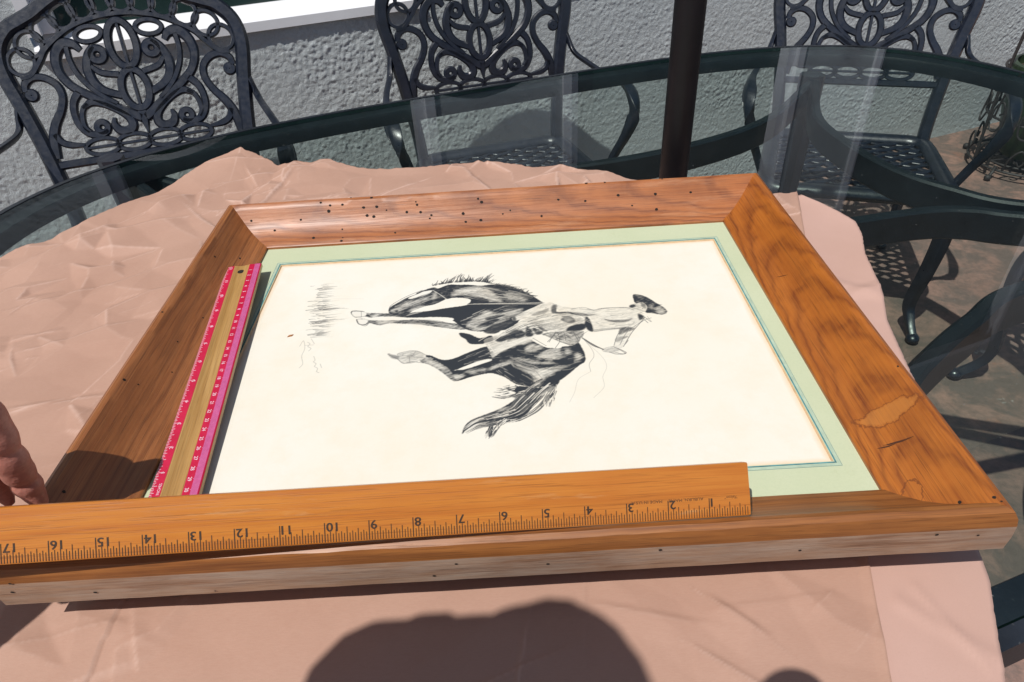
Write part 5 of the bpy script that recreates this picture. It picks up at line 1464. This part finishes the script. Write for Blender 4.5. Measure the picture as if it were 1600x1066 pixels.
M['shoe'] = flat("black_shoe", (0.02, 0.02, 0.02), 0.5, 0.2, 80)

def skinned(name, joints, edges, root, subdiv=2):
    me = bpy.data.meshes.new(name)
    keys = list(joints)
    me.from_pydata([joints[k][0] for k in keys], [(keys.index(a), keys.index(b)) for a, b in edges], [])
    o = bpy.data.objects.new(name, me); COL.objects.link(o)
    m = o.modifiers.new("skin", 'SKIN'); m.use_smooth_shade = True
    sv = me.skin_vertices[0].data if me.skin_vertices else None
    if sv is None:
        bm = bmesh.new(); bm.from_mesh(me); bm.verts.layers.skin.verify(); bm.to_mesh(me); bm.free(); sv = me.skin_vertices[0].data
    for i, k in enumerate(keys):
        r = joints[k][1]
        sv[i].radius = (r, r) if not hasattr(r, '__len__') else r
        sv[i].use_root = (k == root)
    s = o.modifiers.new("sub", 'SUBSURF'); s.levels = subdiv; s.render_levels = subdiv
    bpy.context.view_layer.update()
    ev = o.evaluated_get(bpy.context.evaluated_depsgraph_get())
    out = bpy.data.meshes.new_from_object(ev)
    bpy.data.objects.remove(o, do_unlink=True)
    return out

HEAD = Vector((0.076, -0.396, 0.555))
J = {
 'pelvis': ((0.02, -0.74, 0.10), 0.13), 'waist': ((0.03, -0.66, 0.22), 0.12), 'chest': ((0.055, -0.52, 0.37), (0.15, 0.12)), 'neck0': ((0.075, -0.44, 0.455), 0.06), 'neck1': ((0.088, -0.385, 0.50), 0.052), 'skull': (tuple(HEAD), 0.082), 'crown': (tuple(HEAD + Vector((0.0, 0.02, 0.05))), 0.075),
 'lsh': ((-0.105, -0.50, 0.40), 0.065), 'lel': ((-0.215, -0.275, 0.235), 0.040), 'lwr': ((-0.100, -0.055, 0.160), (0.028, 0.022)), 'lpalm': ((-0.055, 0.004, 0.128), (0.034, 0.016)),
 'rsh': ((0.215, -0.545, 0.40), 0.065), 'rel': ((0.42, -0.56, 0.20), 0.043), 'rwr': ((0.425, -0.375, 0.265), (0.030, 0.024)), 'rpalm': ((0.405, -0.315, 0.300), (0.034, 0.018)),
 'lhip': ((-0.08, -0.76, 0.02), 0.095), 'lkn': ((-0.09, -0.66, -0.36), 0.062), 'lan': ((-0.10, -0.74, -0.755), 0.040), 'ltoe': ((-0.12, -0.60, -0.79), 0.032),
 'rhip': ((0.13, -0.76, 0.02), 0.095), 'rkn': ((0.14, -0.66, -0.36), 0.062), 'ran': ((0.15, -0.74, -0.755), 0.040), 'rtoe': ((0.17, -0.60, -0.79), 0.032)}
E_ = [('pelvis', 'waist'), ('waist', 'chest'), ('chest', 'neck0'), ('neck0', 'neck1'), ('neck1', 'skull'), ('skull', 'crown'), ('chest', 'lsh'), ('lsh', 'lel'), ('lel', 'lwr'), ('lwr', 'lpalm'),
      ('chest', 'rsh'), ('rsh', 'rel'), ('rel', 'rwr'), ('rwr', 'rpalm'), ('pelvis', 'lhip'), ('lhip', 'lkn'), ('lkn', 'lan'), ('lan', 'ltoe'), ('pelvis', 'rhip'), ('rhip', 'rkn'), ('rkn', 'ran'), ('ran', 'rtoe')]
body = skinned("person", J, E_, 'pelvis')
bm = bmesh.new(); bm.from_mesh(body)
def finger(path, radii, creases=(), seg=20, n=14, flatten=0.9, groove=0.0017):
    """one finger, joined to the hand: rings along a bent path, knuckle bulges and flexion creases"""
    P = catmull(path, n)
    N = len(P)
    rows = []
    view = Vector((0.35, -0.75, 0.55)).normalized()
    Ls = [0]
    for i in range(1, N): Ls.append(Ls[-1] + (P[i] - P[i - 1]).length)
    for i in range(N):
        a, b2 = P[max(0, i - 1)], P[min(N - 1, i + 1)]
        tt = (b2 - a).normalized()
        e1 = tt.cross(view).normalized(); e2 = e1.cross(tt)
        f = i / (N - 1)
        r = float(np.interp(f, np.linspace(0, 1, len(radii)), radii))
        for cpos in creases:
            r += 0.0009 * math.exp(-((f - cpos - 0.055) / 0.03) ** 2) + 0.0007 * math.exp(-((f - cpos + 0.055) / 0.03) ** 2)
        row = []
        for s in range(seg):
            an = 2 * math.pi * s / seg
            ww = r * (1 + 0.02 * math.sin(3 * an + f * 9))
            face = max(0.0, -math.sin(an) * -1)
            g = sum(groove * math.exp(-((f - cp) / 0.011) ** 2) for cp in creases) * (0.45 + 0.55 * face)
            ww -= g
            row.append(bm.verts.new(P[i] + e1 * ww * math.cos(an) + e2 * ww * flatten * math.sin(an)))
        rows.append(row)
    for i in range(N - 1):
        for s in range(seg):
            bm.faces.new((rows[i][s], rows[i][(s + 1) % seg], rows[i + 1][(s + 1) % seg], rows[i + 1][s]))
    tip = bm.verts.new(P[-1] + (P[-1] - P[-2]).normalized() * radii[-1] * 0.6)
    for s in range(seg): bm.faces.new((rows[-1][s], rows[-1][(s + 1) % seg], tip))
    bm.faces.new(list(reversed(rows[0])))
RF = [0.0100, 0.0104, 0.0106, 0.0104, 0.0100, 0.0098, 0.0094, 0.0086, 0.0066, 0.0030]
# index finger presses down behind the rule; the others hang beside it, the thumb holds the near edge
finger([(-0.034, 0.016, 0.122), (-0.004, 0.045, 0.104), (0.0100, 0.0560, 0.078), (0.0100, 0.0535, 0.045), (0.0065, 0.0560, 0.014), (0.0090, 0.0535, -0.008)], RF, (0.37, 0.58, 0.76))
finger([(-0.040, 0.012, 0.122), (-0.020, 0.044, 0.104), (-0.014, 0.0560, 0.078), (-0.0150, 0.0560, 0.045), (-0.0170, 0.0600, 0.012), (-0.0160, 0.0580, -0.006)], RF, (0.40, 0.66))
finger([(-0.050, 0.006, 0.124), (-0.036, 0.040, 0.103), (-0.036, 0.0530, 0.078), (-0.0370, 0.0540, 0.048), (-0.0380, 0.0560, 0.018), (-0.0360, 0.0540, 0.002)], [r * 0.94 for r in RF], (0.40, 0.66))
finger([(-0.060, -0.002, 0.126), (-0.054, 0.028, 0.106), (-0.056, 0.0420, 0.084), (-0.0580, 0.0460, 0.058), (-0.0580, 0.0480, 0.034)], [r * 0.82 for r in RF], (0.40, 0.66))
finger([(-0.052, -0.014, 0.132), (-0.046, -0.026, 0.104), (-0.040, -0.028, 0.078), (-0.034, -0.022, 0.058), (-0.030, -0.0165, 0.044)], [r * 1.12 for r in RF], (0.5,))
# right hand round the little camera
for i, dz in enumerate((0.0, -0.018, -0.035)):
    finger([(0.400, -0.318, 0.312 + dz * 0.6), (0.388, -0.285, 0.322 + dz), (0.372, -0.270, 0.332 + dz), (0.360, -0.276, 0.334 + dz)], [r * 0.9 for r in RF], (0.5,), 12, 6)
finger([(0.400, -0.325, 0.300), (0.385, -0.330, 0.310), (0.366, -0.318, 0.318)], [r * 1.05 for r in RF], (0.5,), 12, 6)
finger([(0.400, -0.320, 0.320), (0.378, -0.290, 0.350), (0.350, -0.268, 0.372), (0.328, -0.262, 0.370)], [r * 1.5 for r in RF], (0.5,), 12, 8)
# nose and ears on the head (it looks forward and down at the camera screen)
hf = Vector((0.25, 0.80, -0.55)).normalized(); hr_ = hf.cross(Vector((0, 0, 1))).normalized(); hu = hr_.cross(hf)
def blob(c0, sx, sy, sz_, seg=12, rings=8):
    rows = []
    for i in range(1, rings):
        th = math.pi * i / rings
        rows.append([bm.verts.new(c0 + hr_ * sx * math.sin(th) * math.cos(2 * math.pi * s / seg) + hf * sy * math.sin(th) * math.sin(2 * math.pi * s / seg) + hu * sz_ * math.cos(th)) for s in range(seg)])
    a, b2 = bm.verts.new(c0 + hu * sz_), bm.verts.new(c0 - hu * sz_)
    for i in range(len(rows) - 1):
        for s in range(seg): bm.faces.new((rows[i][s], rows[i + 1][s], rows[i + 1][(s + 1) % seg], rows[i][(s + 1) % seg]))
    for s in range(seg):
        bm.faces.new((a, rows[0][s], rows[0][(s + 1) % seg])); bm.faces.new((b2, rows[-1][(s + 1) % seg], rows[-1][s]))
HC = HEAD + Vector((0, 0.01, 0.02))
blob(HC, 0.072, 0.088, 0.100)
blob(HC + hf * 0.090 - hu * 0.012, 0.012, 0.018, 0.020)
blob(HC + hf * 0.078 - hu * 0.050, 0.024, 0.012, 0.009)
for s in (1, -1): blob(HC + hr_ * s * 0.076 - hu * 0.008 - hf * 0.01, 0.008, 0.018, 0.030)
bmesh.ops.recalc_face_normals(bm, faces=bm.faces)
me = bpy.data.meshes.new("person"); bm.to_mesh(me); bm.free()
me.polygons.foreach_set("use_smooth", [True] * len(me.polygons))
me.materials.append(M['skin'])
person = link("person", me)
tag(person, "person behind the camera, one finger pressing on the end of the wooden rule", "person")
def cover(name, keys, edges, grow, mat, root):
    jj = {k: (J[k][0], tuple(x + grow for x in (J[k][1] if hasattr(J[k][1], '__len__') else (J[k][1],) * 2))) for k in keys}
    me = skinned(name, jj, edges, root)
    me.materials.clear(); me.materials.append(mat)
    me.polygons.foreach_set("use_smooth", [True] * len(me.polygons))
    return link(name, me, person)
J['lcuff'] = (tuple(Vector(J['lel'][0]).lerp(Vector(J['lwr'][0]), 0.72)), 0.034)
J['rcuff'] = (tuple(Vector(J['rel'][0]).lerp(Vector(J['rwr'][0]), 0.72)), 0.034)
cover("shirt", ['pelvis', 'waist', 'chest', 'neck0', 'lsh', 'lel', 'lcuff', 'rsh', 'rel', 'rcuff'], [('pelvis', 'waist'), ('waist', 'chest'), ('chest', 'neck0'), ('chest', 'lsh'), ('lsh', 'lel'), ('lel', 'lcuff'), ('chest', 'rsh'), ('rsh', 'rel'), ('rel', 'rcuff')], 0.012, M['shirt'], 'waist')
cover("trousers", ['waist', 'pelvis', 'lhip', 'lkn', 'lan', 'rhip', 'rkn', 'ran'], [('waist', 'pelvis'), ('pelvis', 'lhip'), ('lhip', 'lkn'), ('lkn', 'lan'), ('pelvis', 'rhip'), ('rhip', 'rkn'), ('rkn', 'ran')], 0.016, M['trousers'], 'pelvis')
for k0, k1 in (('lan', 'ltoe'), ('ran', 'rtoe')):
    a, b2 = Vector(J[k0][0]), Vector(J[k1][0])
    mb = MB(); P = [a + Vector((0, -0.035, -0.03)), a.lerp(b2, 0.4) + Vector((0, 0, -0.012)), b2 + Vector((0, 0.02, 0))]
    P = [Vector((p.x, p.y, max(p.z, FLOOR + 0.036))) for p in P]
    mb.sweep(catmull(P, 5), circ(0.040, 14), scales=[0.9, 0.95, 1.0, 1.0, 1.0, 1.0, 1.0, 0.98, 0.9, 0.75, 0.45])
    mb.build("shoe", M['shoe'], person)
# hair: cap of hair with a tuft at the left, lumps added to shape the head's shadow
hm = MB()
rows, seg = 9, 24
vs, fs = [], []
rh = random.Random(4)
for i in range(rows + 1):
    th = 0.62 * math.pi * i / rows
    for s in range(seg):
        an = 2 * math.pi * s / seg
        fr_ = 1.0 - 0.18 * max(0, math.sin(an)) * (i / rows)
        rr_ = 1 + rh.uniform(-0.01, 0.02)
        p = HC + hu * 0.004 - hf * 0.010 + hr_ * 0.083 * rr_ * math.sin(th * fr_) * math.cos(an) + hf * 0.097 * rr_ * math.sin(th * fr_) * math.sin(an) + hu * 0.112 * rr_ * math.cos(th * fr_)
        vs.append(p)
for i in range(rows):
    for s in range(seg):
        fs.append((i * seg + s, i * seg + (s + 1) % seg, (i + 1) * seg + (s + 1) % seg, (i + 1) * seg + s))
hm.add(vs, fs)
hm.ball(Vector((0.014, -0.311, 0.545)), (0.045, 0.042, 0.040))
hm.ball(Vector((0.064, -0.318, 0.555)), (0.042, 0.045, 0.042))
hm.ball(Vector((0.040, -0.311, 0.550)), (0.040, 0.043, 0.040))
hm.build("hair", M['hair'], person)
for s in (1, -1):
    MB().ball(HC + hf * 0.080 + hr_ * s * 0.030 + hu * 0.010, 0.011).build("eye", M['eye'], person)

camera_thing = empty("compact_camera")
camera_thing.matrix_world = Matrix.Translation(CAM_POS - CAM_F * 0.004) @ M3.to_4x4()
tag(camera_thing, "small black compact camera held up in the right hand", "camera")
mb = MB(); mb.box(-0.046, 0.046, -0.044, 0.012, 0.020, 0.044)
o = mb.build("camera_body", M['cam_body'], camera_thing, smooth=False)
bv = o.modifiers.new("bevel", 'BEVEL'); bv.width = 0.005; bv.segments = 3
MB().lathe([(0.017, 0.0), (0.021, 0.0), (0.022, 0.003), (0.022, 0.0205), (0.017, 0.0205), (0.017, 0.0)], 28).build("lens_barrel", M['cam_body'], camera_thing)
MB().lathe([(0.0, 0.0325), (0.005, 0.0325), (0.0055, 0.0300)], 16, (0.028, 0.0, 0.0)).build("shutter_button", M['cam_body'], camera_thing).rotation_euler = (R(-90), 0, 0)
camera_thing.children[-1].location = (0, -0.019, 0.032)

# ------------------------------------------------------------------ iron plant stand by the wall
SC = Vector((2.285, 2.150, FLOOR))
stand = empty("iron_plant_stand", SC)
tag(stand, "weathered wrought iron plant stand with scrolls beside the far right wall", "plant stand")
def wire(mb, pts, r=0.0042, n=5, closed=False): mb.sweep(catmull(pts, n, closed), circ(r, 7), up=(0.1, 0.2, 0.97), closed=closed)
for (rad, z) in ((0.185, 0.035), (0.150, 0.045), (0.175, 0.20), (0.165, 0.36)):
    mb = MB(); wire(mb, [(rad * math.cos(a * 0.3927), rad * math.sin(a * 0.3927), z) for a in range(16)], 0.0045, 3, True); mb.build("ring", M['iron'], stand)
for i in range(10):
    a = i * 2 * math.pi / 10
    mb = MB()
    def pt(r, off, z): return (r * math.cos(a + off), r * math.sin(a + off), z)
    wire(mb, [pt(0.185, 0, 0.035), pt(0.190, 0.06, 0.09), pt(0.186, 0.20, 0.12), pt(0.183, 0.30, 0.09), pt(0.184, 0.24, 0.065), pt(0.186, 0.17, 0.08)], 0.0036)
    wire(mb, [pt(0.178, 0.3, 0.20), pt(0.184, 0.18, 0.16), pt(0.186, 0.02, 0.17), pt(0.180, -0.02, 0.23), pt(0.176, 0.12, 0.26), pt(0.174, 0.2, 0.23), pt(0.176, 0.13, 0.215)], 0.0036)
    wire(mb, [pt(0.175, 0.0, 0.20), pt(0.180, 0.10, 0.29), pt(0.172, 0.25, 0.34), pt(0.168, 0.33, 0.30), pt(0.172, 0.26, 0.275), pt(0.174, 0.2, 0.30)], 0.0036)
    mb.build("scroll", M['iron'], stand)
for i in range(8):
    a = i * math.pi / 4 + 0.2
    mb = MB(); wire(mb, [(0.15 * math.cos(a), 0.15 * math.sin(a), 0.045), (0.05 * math.cos(a + 0.6), 0.05 * math.sin(a + 0.6), 0.05), (0.12 * math.cos(a + 1.3), 0.12 * math.sin(a + 1.3), 0.045)], 0.0036); mb.build("base_scroll", M['iron'], stand)
for i in range(4):
    a = i * math.pi / 2 + 0.5
    mb = MB(); wire(mb, [(0.185 * math.cos(a), 0.185 * math.sin(a), 0.05), (0.195 * math.cos(a), 0.195 * math.sin(a), 0.03), (0.215 * math.cos(a), 0.215 * math.sin(a), 0.012)], 0.006)
    mb.ball((0.215 * math.cos(a), 0.215 * math.sin(a), 0.012), 0.012); mb.build("foot", M['iron'], stand)
for (dx, dy, tx, ty) in ((-0.175, 0.02, -0.14, 0.0), (-0.168, -0.05, -0.02, -0.02), (0.16, 0.03, 0.13, 0.02), (0.0, 0.17, 0.02, 0.10)):
    mb = MB(); wire(mb, [(dx, dy, 0.036), (dx * 1.02, dy, 0.3), ((dx + tx) / 2, (dy + ty) / 2, 0.75), (tx, ty, 1.15)], 0.0055); mb.build("upright", M['iron'], stand)
for (cx, cz, sgn) in ((-0.10, 0.60, 1), (-0.03, 0.52, -1), (-0.07, 0.46, 1), (0.06, 0.60, 1), (0.0, 0.68, -1)):
    mb = MB()
    wire(mb, [(cx + sgn * 0.045 * (1 - k / 14) * math.cos(k * 0.62), -0.155 + 0.01 * sgn, cz + 0.045 * (1 - k / 14) * math.sin(k * 0.62)) for k in range(13)], 0.0042, 4)
    mb.build("scroll", M['iron'], stand)
mb = MB()
for k in range(6):
    a = k * 1.047
    mb.add([(-0.05, -0.16, 0.66), (-0.05 + 0.03 * math.cos(a - 0.3), -0.165, 0.66 + 0.03 * math.sin(a - 0.3)), (-0.05 + 0.048 * math.cos(a), -0.17, 0.66 + 0.048 * math.sin(a)), (-0.05 + 0.03 * math.cos(a + 0.3), -0.162, 0.66 + 0.03 * math.sin(a + 0.3))], [(0, 1, 2, 3)])
mb.ball((-0.05, -0.165, 0.66), 0.012)
mb.build("iron_flower", M['iron'], stand)
M['pot'] = flat("green_glazed_pot", (0.030, 0.055, 0.028), 0.3, 0.35, 30, 0.1)
M['soil'] = flat("dark_soil", (0.045, 0.03, 0.02), 0.95, 0.4, 120, 0.6)
pot = empty("plant_pot", SC + Vector((0, 0, 0.052)))
tag(pot, "dark green glazed pot standing in the iron plant stand", "pot")
MB().lathe([(0.0, 0.0), (0.085, 0.0), (0.10, 0.02), (0.132, 0.16), (0.146, 0.29), (0.152, 0.295), (0.152, 0.325), (0.138, 0.327), (0.134, 0.29), (0.0, 0.288)], 40).build("pot_body", M['pot'], pot)
MB().lathe([(0.134, 0.296), (0.07, 0.302), (0.0, 0.304)], 24).build("soil", M['soil'], pot)
t = NT("succulent_leaf")
v = t.coord(kind="Generated")
oi = t.n.new("ShaderNodeObjectInfo")
t.base(t.ramp(t.noise(t.coord(), 40, 3), [(0.3, (0.035, 0.075, 0.016)), (0.55, (0.075, 0.125, 0.022)), (0.72, (0.30, 0.24, 0.05)), (0.82, (0.22, 0.09, 0.03))])).rough(0.45)
M['leaf'] = t.mat
plant = empty("potted_plant", SC + Vector((0, 0, 0.352)))
tag(plant, "leafy green and yellow plant growing in the green pot", "plant")
lm = MB()
L_, W_ = 0.085, 0.026
prof = [(0.0, 0.15), (0.25, 0.75), (0.5, 1.0), (0.75, 0.75), (1.0, 0.05)]
vs, fs = [], []
for i, (u, w) in enumerate(prof):
    zc = 0.03 * math.sin(u * 2.2)
    vs += [(-W_ / 2 * w, u * L_, zc + 0.004), (0, u * L_, zc), (W_ / 2 * w, u * L_, zc + 0.004)]
for i in range(len(prof) - 1):
    for s in (0, 1): fs.append((i * 3 + s, i * 3 + s + 1, i * 3 + s + 4, i * 3 + s + 3))
lm.add(vs, fs)
LEAF = lm.mesh("leaf", M['leaf'])
rl = random.Random(9)
for i in range(12):
    a = rl.uniform(0, 6.28); h_ = rl.uniform(0.08, 0.26); rad = rl.uniform(0.03, 0.13)
    tip = Vector((rad * math.cos(a), rad * math.sin(a), h_))
    mb = MB(); mb.sweep(catmull([(tip.x * 0.25, tip.y * 0.25, -0.01), (tip.x * 0.6, tip.y * 0.6, h_ * 0.55), tuple(tip)], 5), circ(0.0035, 6)); st_ = mb.build("stem", M['leaf'], plant)
    for k in range(10):
        f = rl.uniform(0.35, 1.0)
        lf = link("leaf", LEAF, st_)
        lf.location = Vector((tip.x * f, tip.y * f, h_ * f))
        lf.rotation_euler = (rl.uniform(-0.3, 0.9), rl.uniform(-0.5, 0.5), rl.uniform(0, 6.28))
        sc = rl.uniform(0.6, 1.15); lf.scale = (sc, sc, sc)
